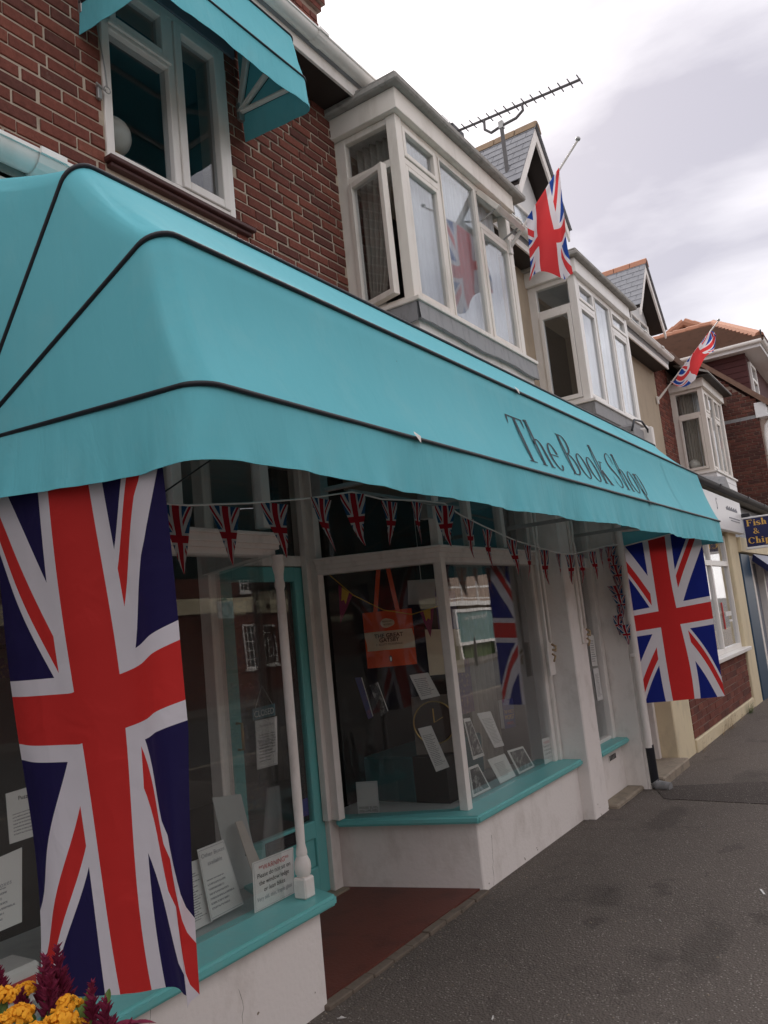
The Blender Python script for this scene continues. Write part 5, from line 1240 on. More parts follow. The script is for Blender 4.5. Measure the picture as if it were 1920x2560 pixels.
# ------------------------------------------------------------------ chip shop
cs = thing('chip_shop', 'dark blue chip shop front at the far right edge', 'shopfront')
MB().box(12.72, 13.45, 2.10, 2.6, -.05, 2.12).build('blue_pier', 'blue_paint', cs, bev=.008)
MB().box(12.665, 12.715, 2.13, 2.5, -.05, 2.3).build('grey_upright', 'grey_paint', cs, bev=.005)
MB().box(12.68, 18.8, 2.06, 2.5, 2.14, 2.36).build('cream_fascia', 'cream', cs, bev=.006)
MB().box(12.68, 18.8, 2.22, 2.5, 2.37, 2.93).build('upper_fascia', 'grey_paint', cs, bev=.006)
MB().box(13.5, 13.62, 2.10, 2.3, .0, 2.1).box(14.55, 14.67, 2.10, 2.3, 0, 2.1).box(13.62, 14.55, 2.12, 2.3, 2.0, 2.1).build('door_frame', 'white_paint', cs, bev=.004)
MB().box(13.62, 14.55, 2.2, 2.24, .02, 2.0).build('door', 'grey_paint', cs, bev=.004)
MB().box(14.68, 18.8, 2.12, 2.3, .5, 2.12).build('shop_window', 'pic_colour', cs)
MB().box(14.68, 18.8, 2.08, 2.3, -.05, .5).build('stall_riser', 'tile_hung', cs)
MB().extrude([(13.5, 2.05, 2.12), (13.5, 1.85, 1.92), (13.5, 1.85, 1.80), (13.5, 2.08, 2.02)], (3, 0, 0)).build('blind', 'sign_blue', cs)
fs_ = thing('fish_and_chips_sign', 'dark blue projecting sign with gold Fish and Chips lettering', 'sign')
MB().box(12.80, 12.88, 1.22, 2.0, 2.20, 2.615).build('board', 'sign_blue', fs_, bev=.004)
for za, zb in ((2.165, 2.199), (2.616, 2.64)): MB().box(12.795, 12.885, 1.20, 2.02, za, zb).build('rim', 'white_board', fs_, bev=.004)
MB().bar((12.84, 2.0, 2.64), (12.84, 2.25, 2.72), .03).build('bracket', 'dark_metal', fs_); MB().box(12.81, 12.87, 1.9, 2.02, 2.645, 2.70).build('lamp_box', 'dark_metal', fs_, bev=.01)
for row, (txt, zb) in enumerate((('Fish', 2.505), ('&', 2.385), ('Chips', 2.245))):
    G_ = Glyphs(.15, .055); w_ = G_.word(txt, 0, .05); hgt = .092 if txt != '&' else .080; k = hgt
    sx = .28/w_ if txt == 'Fish' else .36/w_ if txt == 'Chips' else .085/w_
    G_.build('lettering', lambda x, y, e_, sx=sx, k=k, zb=zb, w_=w_, off={'Fish': 1.765, '&': 1.785, 'Chips': 1.735}[txt]: Vector((12.798-e_*2, off-(x-w_/2)*sx+.06, zb+y*k)), 'gold', fs_)

# ------------------------------------------------------------------ far gabled house
fh = thing('gable_house', 'far red brick house with hipped tile roof and orange ridge tiles', 'house')
XS = 19.0
g_ = MB().extrude([(XS, 2.3, -.1), (XS, 6.6, -.1), (XS, 6.6, 6.6), (XS, 3.25, 6.6), (XS, 2.3, 5.62)], (6, 0, 0)).build('wall', 'mortar_dark', fh)
Tg = face_T((XS-.008, 0, 0), (0, -1, 0), (-1, 0, 0))
lay(Tg, -6.0, -2.3, 2.6, 6.55, g_, keep=lambda a, b, z: z+.04 < 5.62+(-(a+b)/2-2.3)*1.03 and not (5.28 < z+.03 < 5.37), limit=0, header_every=4, stuffmat='brick_dark')
MB().box(XS-.012, XS+.02, 2.295, 6.0, 5.285, 5.36).build('brick_band', 'lead', g_)
MB().extrude([(XS-.10, 2.08, 5.50), (XS-.10, 3.45, 6.86), (XS-.10, 3.45, 6.98), (XS-.10, 2.02, 5.60)], (6, 0, 0)).build('lower_roof', 'roof_tile', fh)
MB().box(XS-.05, XS+.25, 2.12, 2.36, 5.28, 5.62).build('eaves_box', 'white_board', fh, bev=.01)
MB().tube([(XS+.1, 2.1, 5.5), (XS+.1, 2.05, 5.3), (XS+.1, 2.2, 5.1), (XS+.1, 2.24, 4.9), (XS+.1, 2.24, 0)], .045, 10).build('downpipe', 'white_pvc', fh, smooth='auto')
# upper storey, tile hung
MB().box(19.3, 26, 2.42, 6.6, 5.4, 6.86).build('upper_storey', 'tile_hung', fh)
for i in range(9):
    z = 5.62+i*.14; MB().box(19.262, 19.298, 2.40, 4.2, z, z+.135).build('hung_tile_course', 'tile_hung', fh, bev=.006)
wfr = MB().frame(19.55, 20.35, 5.72, 6.72, 2.36, 2.42, .07).box(19.62, 20.28, 2.36, 2.42, 6.3, 6.36).build('window', 'white_pvc', fh, bev=.004)
MB().box(19.62, 20.28, 2.395, 2.40, 5.79, 6.65).build('pane', 'glass_upper', wfr); MB().box(19.62, 20.28, 2.425, 2.43, 5.75, 6.7).build('blind', 'shop_dark', wfr)
MB().box(19.0, 27, 2.05, 6.6, 6.862, 6.90).box(18.98, 27, 2.03, 2.05, 6.85, 6.99).box(18.98, 19.0, 2.05, 5, 6.85, 6.99).build('eaves', 'white_board', fh, bev=.006)
gutter(18.9, 27, 1.985, 6.99, fh, 'white_pvc'); MB().tube([(18.93, 1.985, 6.97), (18.93, 5.0, 6.97)], .05, 10).build('gutter', 'white_pvc', fh, smooth='auto')
Ecor, Aap = Vector((18.9, 1.97, 7.0)), Vector((21.6, 3.30, 8.42))
Rb = Vector((21.6, 6.0, 8.42)); Eb = Vector((18.9, 6.5, 7.0))
MB().add([Ecor, Aap, Rb, Eb, (27, 1.97, 7.0), (27, 3.3, 8.42), (27, 6, 8.42)], [(0, 3, 2, 1), (0, 1, 5, 4), (1, 2, 6, 5)]).build('roof', 'roof_tile', fh)
def tile_rows(e0, e1, t0, t1, rows, cols, parent):
    """plain tiles on a slope e0-e1 (eave) to t0-t1 (top), joined"""
    mb = MB(); nrm = (e1-e0).cross(t0-e0).normalized()
    if nrm.z < 0: nrm = -nrm
    for r in range(rows):
        a, b = e0.lerp(t0, r/rows), e1.lerp(t1, r/rows); c, d = e0.lerp(t0, min(1, (r+1.15)/rows)), e1.lerp(t1, min(1, (r+1.15)/rows)); n_ = max(1, int(cols*(b-a).length/(e1-e0).length))
        o_ = .5/n_*(r % 2)
        for k in range(n_):
            f0, f1 = min(1, k/n_+o_), min(1, (k+1)/n_+o_); j = random.uniform(0, .008)
            p = [a.lerp(b, f0), a.lerp(b, f1), c.lerp(d, f1), c.lerp(d, f0)]; up_ = [nrm*(.075+j), nrm*(.075+j), nrm*.012, nrm*.012]
            top = [q+u_ for q, u_ in zip(p, up_)]; mb.add(top+[p[0], p[1]], [(0, 1, 2, 3), (4, 5, 1, 0)])
    return tag(mb.build('roof_tiles', 'roof_tile', parent), kind='stuff')
tile_rows(Ecor, Eb, Aap, Rb, 13, 40, fh); tile_rows(Ecor, Vector((27, 1.97, 7.0)), Aap, Vector((27, 3.3, 8.42)), 8, 40, fh)
def ridge(a, b, n_, parent, r=.11):
    for i in range(n_):
        p, q = a.lerp(b, i/n_), a.lerp(b, (i+.985)/n_); MB().tube([p+Vector((0, 0, .02)), q+Vector((0, 0, .035))], [r, r*1.06], 8).build('ridge_tile', 'ridge_tile', parent, smooth='auto')
ridge(Ecor+Vector((.1, .05, .06)), Aap, 11, fh); ridge(Aap, Rb, 8, fh)
# second peak behind
P0, P1, P2 = Vector((25, 4.62, 9.80)), Vector((25, 5.75, 9.35)), Vector((25, 3.75, 9.22))
MB().extrude([(25, 6.8, 8.4), (25, 2.6, 8.4), tuple(P2), tuple(P0), tuple(P1)], (4, 0, 0)).build('rear_gable', 'roof_tile', fh)
ridge(P1+Vector((-.05, .6, -.35)), P0+Vector((-.05, 0, 0)), 6, fh, .12); ridge(P2+Vector((-.05, -.5, -.25)), P0+Vector((-.05, 0, 0)), 6, fh, .12)
MB().box(19.1, 27, 2.34, 2.36, -.1, 5.5).build('front_wall', 'brick_dark', fh)
MB().tube([(18.95, 1.98, 7.05), (18.95, 1.98, 7.2), (19.05, 1.98, 7.22)], .015, 6).build('vent_hook', 'dark_metal', fh)

# ================================================================== across the road (seen in the glass)
ob = thing('opposite_house', 'red brick house across the road reflected in the left shop window', 'house')
YO = -11.0
ow = MB().box(-60, 21, YO-.4, YO-.006, -.1, 4.95).build('wall', 'brick_dark', ob)
To = face_T((0, YO, 0), (-1, 0, 0), (0, 1, 0))
lay(To, -20, -10, .1, 4.8, ow, limit=0, header_every=4, visible=False, stuffmat='brick_island', keep=lambda a, b, z: not (2.36 < z+.03 < 2.86))
MB().box(-60, 21, YO, YO+.06, 2.40, 2.84).build('string_band', 'cream', ob, bev=.01)
for (x, z0, z1) in ((17.05, .82, 2.08), (17.05, 3.0, 4.4), (13.6, 3.0, 4.4), (10.6, .82, 2.08), (10.6, 3.0, 4.4), (19.6, .82, 2.08), (19.6, 3.0, 4.4)):
    wd = .52
    f_ = MB().frame(x-wd/2, x+wd/2, z0, z1, YO-.01, YO+.03, .05)
    for k in (1, 2): f_.box(x-wd/2+wd*k/3-.012, x-wd/2+wd*k/3+.012, YO, YO+.025, z0+.05, z1-.05)
    for k in range(1, 5): zz = lerp(z0, z1, k/5); f_.box(x-wd/2+.05, x+wd/2-.05, YO+.001, YO+.027, zz-.012, zz+.012)
    w_ = f_.build('window', 'white_paint', ob); MB().box(x-wd/2+.05, x+wd/2-.05, YO+.005, YO+.010, z0+.05, z1-.05).build('pane', 'shop_dark', w_); MB().box(x-wd/2-.06, x+wd/2+.06, YO, YO+.08, z0-.07, z0-.002).build('sill', 'white_paint', w_)
MB().extrude([(-60, YO+.3, 4.95), (-60, YO-4, 7.2), (-60, YO-4, 7.0), (-60, YO+.3, 4.8)], (81.3, 0, 0)).build('roof', 'slate', ob)
hs = thing('hanging_sign', 'square grey hanging sign with a hexagon emblem on the house across the road', 'sign')
MB().box(15.55, 16.15, YO+.30, YO+.36, 2.25, 2.72).build('board', 'paper_grey', hs, bev=.01); MB().bar((15.85, YO, 2.78), (15.85, YO+.4, 2.78), .04).build('bracket', 'dark_metal', hs)
hx = MB()
for k in range(6): hx.bar((15.85+.2*math.cos(k*1.0472), YO+.363, 2.49+.2*math.sin(k*1.0472)), (15.85+.2*math.cos((k+1)*1.0472), YO+.363, 2.49+.2*math.sin((k+1)*1.0472)), .012, .006)
hx.build('emblem', 'ink', hs)
o2 = thing('opposite_clinic', 'pale building with white balcony railing across the road reflected in the right window', 'building')
MB().box(22, 48, YO-4, YO-1.5, -.1, 5.4).build('wall', 'mortar_dark', o2); MB().box(22, 48, YO-1.5, YO-.6, 2.2, 2.4).build('balcony', 'white_paint', o2)
rl = MB().box(26, 40, YO-.7, YO-.63, 2.98, 3.05).box(26, 40, YO-.7, YO-.63, 2.5, 2.55)
rl.build('railing', 'white_paint', o2)
for i in range(9): MB().lathe((26.5+i*1.6, YO-.665, 2.4), [(.05, 0), (.05, .1), (.03, .15), (.055, .3), (.03, .45), (.05, .55), (.05, .85)], 8).build('baluster', 'white_paint', o2)
nbd = thing('notice_board', 'white framed notice board across the road reflected in the right shop window', 'notice board')
MB().box(29.6, 33.0, YO-.2, YO-.12, .65, 1.95).build('panel', 'board_print', nbd); MB().frame(29.5, 33.1, .55, 2.05, YO-.22, YO-.08, .12).box(29.6, 29.75, YO-.2, YO-.1, -.1, .55).box(32.9, 33.05, YO-.2, YO-.1, -.1, .55).build('frame', 'white_paint', nbd)
text_mesh('lettering', 'Physiotherapy Clinic', .26, (31.3, YO-.11, 1.62), (-1, 0, 0), (0, 0, 1), 'paper', nbd)
tag(MB().box(22, 48, YO-.5, YO-.25, -.1, .7).build('hedge', 'hedge'), 'low dark hedge across the road reflected in the right shop window', 'hedge')
for i, x in enumerate((22.3, 24.6, 26.9)):
    tag(MB().lathe((x, -9.0, -.1), [(.07, 0), (.07, .7), (.085, .72), (.085, .78), (.06, .82), (.06, .95), (.03, 1.0)], 12).build('bollard', 'dark_metal', smooth='auto'), ('nearest', 'middle', 'farthest')[i]+' of the black bollards across the road reflected in the right window', 'bollard', 'bollards across the road')

# ================================================================== things in the shop windows
CD = {
'warning_left': [(2.582, 2.502, 0.64), (2.846, 2.502, 0.633), (2.832, 2.502, 0.443), (2.576, 2.502, 0.443)],
'other_boxes': [(2.375, 2.6, 0.743), (2.522, 2.6, 0.745), (2.615, 2.6, 0.457), (2.425, 2.6, 0.453)],
'more_boxes': [(2.24, 2.62, 0.70), (2.40, 2.62, 0.70), (2.45, 2.62, 0.44), (2.29, 2.62, 0.44)],
'charity': [(1.42, 2.6, 0.935), (1.616, 2.6, 0.958), (1.607, 2.6, 0.728), (1.41, 2.6, 0.721)],
'pu': [(1.656, 2.75, 1.117), (1.80, 2.75, 1.126), (1.81, 2.75, 0.951), (1.665, 2.75, 0.947)],
'closed': [(3.415, 3.222, 1.181), (3.608, 3.222, 1.188), (3.603, 3.222, 1.119), (3.412, 3.222, 1.117)],
'hours': [(3.43, 3.222, 1.112), (3.616, 3.222, 1.112), (3.589, 3.222, 0.846), (3.419, 3.222, 0.848)],
'elf': [(4.091, 3.051, 0.644), (4.148, 2.931, 0.642), (4.147, 2.935, 0.457), (4.09, 3.055, 0.459)],
'pale': [(4.514, 2.791, 1.85), (4.593, 2.626, 1.842), (4.586, 2.642, 1.68), (4.51, 2.801, 1.692)],
'leaflet': [(4.407, 2.785, 1.245), (4.459, 2.676, 1.25), (4.485, 2.621, 1.1), (4.432, 2.731, 1.083)],
'longsheet': [(4.372, 2.741, 0.916), (4.409, 2.664, 0.928), (4.446, 2.587, 0.67), (4.409, 2.664, 0.647)],
'book1': [(4.337, 3.164, 1.255), (4.355, 3.126, 1.254), (4.377, 3.079, 0.994), (4.364, 3.107, 0.983)],
'book2': [(4.376, 3.082, 1.2), (4.399, 3.033, 1.213), (4.421, 2.987, 1.02), (4.401, 3.028, 0.997)],
'photo1': [(4.756, 2.62, 0.917), (4.843, 2.62, 0.912), (4.989, 2.62, 0.64), (4.827, 2.62, 0.641)],
'sheet2': [(5.026, 2.66, 0.914), (5.231, 2.66, 0.902), (5.386, 2.66, 0.637), (5.233, 2.66, 0.647)],
'ph2': [(4.64, 2.56, 0.627), (4.77, 2.56, 0.626), (4.911, 2.56, 0.443), (4.655, 2.56, 0.443)],
'ph3': [(4.913, 2.56, 0.626), (5.174, 2.56, 0.619), (5.306, 2.56, 0.443), (5.06, 2.56, 0.443)],
'ph4': [(5.221, 2.56, 0.629), (5.482, 2.56, 0.616), (5.642, 2.56, 0.443), (5.367, 2.56, 0.443)],
'world': [(5.68, 2.78, 0.93), (5.88, 2.78, 0.915), (5.87, 2.78, 0.70), (5.68, 2.78, 0.71)],
'warnR': [(5.70, 2.502, 0.629), (5.86, 2.502, 0.620), (5.86, 2.502, 0.445), (5.70, 2.502, 0.445)],
'paperA': [(6.745, 2.413, 1.328), (6.87, 2.413, 1.318), (6.87, 2.413, 1.055), (6.735, 2.413, 1.06)],
'paperB': [(6.745, 2.413, 1.04), (6.875, 2.413, 1.035), (6.89, 2.413, 0.765), (6.75, 2.413, 0.77)],
}
def sheet(key, name, mat, label, cat, group=None, th=.003):
    return card(name, CD[key], mat, None, th, label, cat, group)
def lines(o, key, rows, mat_default='ink'):
    """centred lines of real lettering on a card: (text, height fraction from top, size fraction, material)"""
    a, b, c, d = [Vector(p) for p in CD[key]]; H_ = (d-a).length
    for txt, fy, fs_, mt in rows:
        l_, r_ = a.lerp(d, fy), b.lerp(c, fy); xd = (r_-l_); yd = (a-d); n_ = xd.cross(yd).normalized()
        nlen = xd.length*.86; size = H_*fs_
        tm = text_mesh('lettering', txt, size, (l_+r_)/2+n_*.0012, xd, yd, mt or mat_default, o)
        xs = [v.co.dot(xd.normalized()) for v in tm.data.vertices]
        wd = max(xs)-min(xs)
        if wd > nlen:
            k = nlen/wd; m0 = (l_+r_)/2; u = xd.normalized()
            for v in tm.data.vertices:
                s_ = (v.co-m0).dot(u); v.co = v.co-u*s_*(1-k)
def rim(o, key, inset=.06, w_=.012):
    a, b, c, d = [Vector(p) for p in CD[key]]; n_ = (b-a).cross(a-d).normalized()*.0008
    ct = (a+b+c+d)/4; P = [p.lerp(ct, inset) for p in (a, b, c, d)]; Q = [p.lerp(ct, inset+w_) for p in (a, b, c, d)]
    mb = MB()
    for i in range(4): j = (i+1) % 4; mb.add([P[i]+n_, P[j]+n_, Q[j]+n_, Q[i]+n_], [(0, 1, 2, 3)])
    mb.build('border', 'grey_text', o)
WARN = [('**WARNING**', .22, .15, 'ink_red'), ('Please do not sit on', .36, .135, 'ink'), ('the window ledge', .51, .135, 'ink'), ('or lean bikes', .66, .135, 'ink'), ('Very old, thin, fragile glass', .82, .12, 'grey_text')]
o = sheet('warning_left', 'warning_card', 'paper', 'white warning card about not sitting on the ledge, beside the turned column', 'sign', 'warning cards'); lines(o, 'warning_left', WARN); rim(o, 'warning_left', .05)
o = sheet('warnR', 'warning_card', 'paper', 'small white warning card in the lower right corner of the right display window', 'sign', 'warning cards'); lines(o, 'warnR', WARN)
o = sheet('other_boxes', 'price_card', 'print_head', 'white Other Boxes available card leaning in the left window', 'card', 'price cards in the left window'); lines(o, 'other_boxes', [('Other Boxes', .14, .085, 'grey_text'), ('available', .26, .085, 'grey_text')]); rim(o, 'other_boxes', .05)
sheet('more_boxes', 'price_card', 'print_fine', 'white price card half hidden behind the edge of the near flag', 'card', 'price cards in the left window')
o = sheet('charity', 'price_card', 'print_head', 'white Charity Boxes card at the left edge behind the near flag', 'card', 'price cards in the left window'); lines(o, 'charity', [('Charity Boxes', .42, .10, 'grey_text'), ('£10', .56, .10, 'grey_text')])
o = sheet('pu', 'price_card', 'print_head', 'pale Puzzles card higher up behind the left edge of the near flag', 'card', 'price cards in the left window'); lines(o, 'pu', [('Puzzles', .2, .12, 'ink')])
# easel-backed board seen from behind
eb = thing('easel_board', 'grey easel-backed board seen from behind in the left window', 'display board')
card('board', [(2.714, 2.85, .866), (2.899, 2.85, .842), (2.966, 2.82, .432), (2.772, 2.82, .432)], 'paper_grey', eb)
card('strut', [(2.80, 2.80, .74), (2.845, 2.80, .735), (2.90, 2.70, .432), (2.815, 2.70, .432)], 'shop_ceiling', eb)
MB().lathe((2.85, 2.775, .58), [(.001, 0), (.02, .001), (.02, .006), (.001, .007)], 12).build('clip', 'dark_metal', eb)
for i, (x, z0, w_, h_, mt, lb) in enumerate(((1.30, .432, .22, .20, 'natural_cloth', 'tan box standing behind the lower left of the near flag'), (1.56, .432, .16, .13, 'paper', 'white and red box behind the lower left of the near flag'), (1.9, .432, .3, .34, 'shop_ceiling', 'cream cabinet behind the near flag in the left window'))):
    b_ = thing('display_box', lb, 'box', group='boxes in the left window'); MB().box(x, x+w_, 2.68, 2.84, z0, z0+h_).build('body', mt, b_, bev=.012)
    MB().box(x+w_*.15, x+w_*.85, 2.672, 2.679, z0+h_*.3, z0+h_*.7).build('front_label', ('shop_wall', 'ink_red', 'paper')[i], b_)
# door notices
o = sheet('closed', 'closed_sign', 'cover_teal', 'small teal CLOSED sign hanging inside the shop door glass', 'sign'); lines(o, 'closed', [('CLOSED', .78, .78, 'paper')]); rim(o, 'closed', .03, .03)
MB().tube([(3.44, 3.222, 1.182), (3.51, 3.224, 1.30), (3.585, 3.222, 1.186)], .0015, 5).build('hanging_string', 'paper', o)
o = sheet('hours', 'hours_card', 'print_head', 'white opening hours card under the CLOSED sign on the door', 'card'); rim(o, 'hours', .04)
lines(o, 'hours', [('The Book Shop', .15, .075, 'grey_text')]+[(d+' 9.00am - 5.00pm', .33+i*.055, .05, 'ink') for i, d in enumerate(('Monday', 'Tuesday', 'Wednesday', 'Thursday', 'Friday', 'Saturday'))]+[('Sunday Closed', .68, .05, 'ink')])
# right window, door side
o = sheet('elf', 'welcome_card', 'paper_grey', 'small pale framed card low in the corner of the door-side window', 'card'); lines(o, 'elf', [('HOUSE ELVES', .86, .11, 'ink'), ('WELCOME HERE', .96, .11, 'ink')]); rim(o, 'elf', .05, .03)
def on_tote(u, v):           # v down
    return Vector((lerp(4.335, 4.474, u), lerp(3.052, 2.759, u), lerp(1.666, 1.308, v)))
tb = thing('tote_bag', 'orange and cream book tote bag hanging in the door-side window', 'bag')
tn = Vector((.293, .139, 0)).normalized()*-1
def tfn(v0, v1, bul=.022):
    def fn(u, v):
        q = lerp(v0, v1, v); rnd_ = .02*max(0, (q-.86)/.14)**2
        uu = lerp(rnd_*2, 1-rnd_*2, u); return on_tote(uu, q)+tn*(bul*math.sin(math.pi*u)*(.3+.7*math.sin(math.pi*min(1, q*.9+.1)))+.004*math.sin(u*9+q*7))
    return fn
grid('top_panel', tfn(0, .36), 24, 8, 'orange_cloth', tb); grid('middle_panel', tfn(.36, .70), 24, 8, 'natural_cloth', tb); grid('bottom_panel', tfn(.70, 1), 24, 8, 'orange_cloth', tb)
grid('back_panel', lambda u, v: on_tote(u, v)-tn*.02*math.sin(math.pi*u), 16, 8, 'orange_cloth', tb)
for a, b in (((4.372, 2.973, 1.66), (4.393, 2.93, 1.95)), ((4.436, 2.84, 1.66), (4.42, 2.874, 1.945))):
    a, b = Vector(a), Vector(b); u_ = Vector((.43, -.9, 0))*.014
    MB().add([a-u_+tn*.012, a+u_+tn*.012, b+u_, b-u_, a-u_+tn*.009, a+u_+tn*.009, b+u_-tn*.003, b-u_-tn*.003], [(0, 1, 2, 3), (4, 5, 6, 7), (0, 3, 7, 4), (1, 2, 6, 5)]).build('strap', 'orange_cloth', tb)
xd = Vector((.139, -.293, 0)).normalized()
def tt(txt, v, size, mt, bold=.0): text_mesh('lettering', txt, size, on_tote(.5, v)+tn*.030, xd, (0, 0, 1), mt, tb, bold=bold)
tt('THE GREAT', .475, .036, 'ink', .0006); tt('GATSBY', .555, .036, 'ink', .0006); tt('F. SCOTT FITZGERALD', .615, .017, 'ink'); MB().box(0, .001, 0, .001, 0, .001) if 0 else None
ov = MB(); cc = on_tote(.5, .22)+tn*.027; zz = Vector((0, 0, 1))
ov.add([cc]+[cc+xd*.046*math.cos(k*math.pi/12)+zz*.030*math.sin(k*math.pi/12)*(1+.12*math.cos(3*k*math.pi/12)) for k in range(24)], [(0, k+1, (k+1) % 24+1) for k in range(24)]); ov.build('oval_badge', 'natural_cloth', tb)
text_mesh('lettering', 'PENGUIN', .016, on_tote(.5, .205)+tn*.029, xd, (0, 0, 1), 'ink', tb); text_mesh('lettering', 'BOOKS', .016, on_tote(.5, .26)+tn*.029, xd, (0, 0, 1), 'ink', tb)
pg = MB(); cc = on_tote(.5, .86)+tn*.030
pg.add([cc]+[cc+xd*.010*math.cos(k*math.pi/8)+zz*.022*math.sin(k*math.pi/8) for k in range(16)], [(0, k+1, (k+1) % 16+1) for k in range(16)]); pg.build('bird_emblem', 'ink', tb)
pg = MB(); cc = on_tote(.5, .865)+tn*.031; pg.add([cc]+[cc+xd*.006*math.cos(k*math.pi/8)+zz*.015*math.sin(k*math.pi/8) for k in range(16)], [(0, k+1, (k+1) % 16+1) for k in range(16)]); pg.build('bird_emblem', 'paper', tb)
o = sheet('pale', 'hanging_card', 'paper_grey', 'blank pale card hanging on a thread beside the tote bag', 'card'); MB().tube([(4.553, 2.71, 1.846), (4.55, 2.71, 2.3)], .002, 5).build('thread', 'paper', o)
sheet('leaflet', 'leaflet', 'print_mid', 'white leaflet leaning below the tote bag', 'leaflet', 'printed sheets in the right window')
sheet('longsheet', 'leaflet', 'print_fine', 'long narrow printed sheet below the white leaflet by the corner mullion', 'leaflet', 'printed sheets in the right window')
sheet('sheet2', 'leaflet', 'print_fine', 'narrow printed sheet in the middle of the right front window', 'leaflet', 'printed sheets in the right window')
def book(key, mt, lb, th=.03):
    t = thing('book', lb, 'book', group='books in the right window'); card('cover', CD[key], mt, t, .003)
    a, b, c, d = [Vector(p) for p in CD[key]]; n_ = (b-a).cross(d-a).normalized()*-.004 if 0 else -(b-a).cross(d-a).normalized()*.0035; ct = (a+b+c+d)/4
    card('pages', [p.lerp(ct, .03)+(b-a).cross(d-a).normalized()*.0035 for p in (a, b, c, d)], 'paper', t, th); return t
book('book1', 'cover_blue', 'blue spined book leaning left of the black and white book'); book('book2', 'pic_dark', 'black and white covered book leaning under the tote bag')
o = book('world', 'cover_blue', 'dark blue book with gold WORLDS WORST title in the right front window')
CD['w2'] = CD['world']; lines(o, 'w2', [("THE WORLD'S", .50, .17, 'gold'), ('WORST', .70, .22, 'gold'), ('PARENTS', .88, .13, 'ink_red')])
for i, (k, mt, lb) in enumerate((('photo1', 'pic_dark', 'black and white picture leaning against the corner mullion'), ('ph2', 'pic_dark', 'white bordered dark photograph nearest the corner mullion on the right sill'), ('ph3', 'print_mid', 'white bordered printed picture in the middle of the right sill'), ('ph4', 'pic_dark', 'white bordered photograph at the right of the three on the sill'))):
    t = thing('picture', lb, 'picture', group='pictures on the right window sill'); card('mount', CD[k], 'paper', t, .004)
    ct = sum((Vector(p) for p in CD[k]), Vector())/4; a, b, c, d = [Vector(p) for p in CD[k]]; n_ = (b-a).cross(d-a).normalized()*-.0015
    card('print', [Vector(p).lerp(ct, .16)-(b-a).cross(d-a).normalized()*-.0012*-1 if 0 else Vector(p).lerp(ct, .16)+Vector((0, -.0015, 0)) for p in CD[k]], mt, t, .001)
# clock in its box, bunting inside, cover poster
ck = thing('clock_box', 'tan box with a gold rimmed dark clock face in the right window', 'clock')
cx = Vector((4.68, 2.80, .91)); u_ = Vector((.43, -.9, 0)).normalized(); nn = Vector((-.9, -.43, 0)).normalized()
card('box_face', [cx-u_*.14+zz*.17, cx+u_*.14+zz*.17, cx+u_*.14-zz*.17-zz*.03, cx-u_*.14-zz*.17-zz*.03], 'shop_wall', ck, .06)
def disc(c_, r_, n_=28): 
    m_ = MB(); m_.add([c_]+[c_+u_*r_*math.cos(k*2*math.pi/n_)+zz*r_*math.sin(k*2*math.pi/n_) for k in range(n_)], [(0, k+1, (k+1) % n_+1) for k in range(n_)]); return m_
disc(cx+nn*.008, .135).build('dial', 'dark_wood', ck); MB().tube([cx+nn*.012+u_*.137*math.cos(k*.2244)+zz*.137*math.sin(k*.2244) for k in range(29)], .005, 6).build('bezel', 'brass', ck)
MB().bar(cx+nn*.014, cx+nn*.014+zz*.09, .008, .002).bar(cx+nn*.014, cx+nn*.014+u_*.06+zz*.03, .010, .002).build('hands', 'gold', ck)
MB().prism([(4.60, 2.70), (4.80, 2.70), (4.80, 2.95), (4.60, 2.95)], .411, .70).build('stand', 'shop_dark', ck)
ib = thing('indoor_bunting', 'yellow string with purple and yellow pennants inside the door-side window', 'bunting')
MB().tube([(4.146, 3.147, 1.929), (4.205, 3.023, 1.787), (4.286, 2.852, 1.67), (4.363, 2.691, 1.624), (4.443, 2.523, 1.661)], .003, 5).build('string', 'yellow', ib)
for (a, b, c_) in (((4.167, 3.101, 1.86), (4.205, 3.023, 1.787), (4.163, 3.11, 1.615)), ((4.385, 2.645, 1.632), (4.425, 2.56, 1.650), (4.41, 2.60, 1.47))):
    a, b, c_ = Vector(a), Vector(b), Vector(c_); n_ = Vector((-.9, -.43, 0))*.002
    MB().add([a, b, c_, a+n_, b+n_, c_+n_], [(0, 1, 2), (3, 4, 5), (0, 1, 4, 3), (1, 2, 5, 4), (2, 0, 3, 5)]).build('pennant', 'purple', ib); n2 = n_*1.6
    p0, p1 = a.lerp(b, .25), a.lerp(b, .75); MB().add([p0+n2, p1+n2, p1.lerp(c_, .38)+n2, ((p0+p1)/2).lerp(c_, .30)+n2, p0.lerp(c_, .38)+n2], [(0, 1, 2, 3, 4)]).build('ribbon', 'yellow', ib)
card('poster', [(4.60, 2.75, 1.52), (4.70, 2.54, 1.50), (4.70, 2.54, 1.22), (4.60, 2.75, 1.22)], 'natural_cloth', None, .004, 'cream picture poster with a red bird behind the corner mullion', 'poster')
for i, (k, mt, lb) in enumerate((('a', 'cover_blue', 'upper blue poster in the right front window'), ('b', 'pic_colour', 'lower multicoloured poster in the right front window'))):
    x0 = 5.05+.1*i; z_ = 1.78-.5*i; card('poster', [(x0, 2.9, z_), (x0+.3, 2.9, z_), (x0+.3, 2.9, z_-.4), (x0, 2.9, z_-.4)], mt, None, .004, lb, 'poster', 'posters in the right window')
sheet('paperA', 'notice', 'print_mid', 'upper narrow white notice in the side window beyond the pier', 'notice', 'notices in the side window'); sheet('paperB', 'notice', 'print_fine', 'lower narrow white notice in the side window beyond the pier', 'notice', 'notices in the side window')

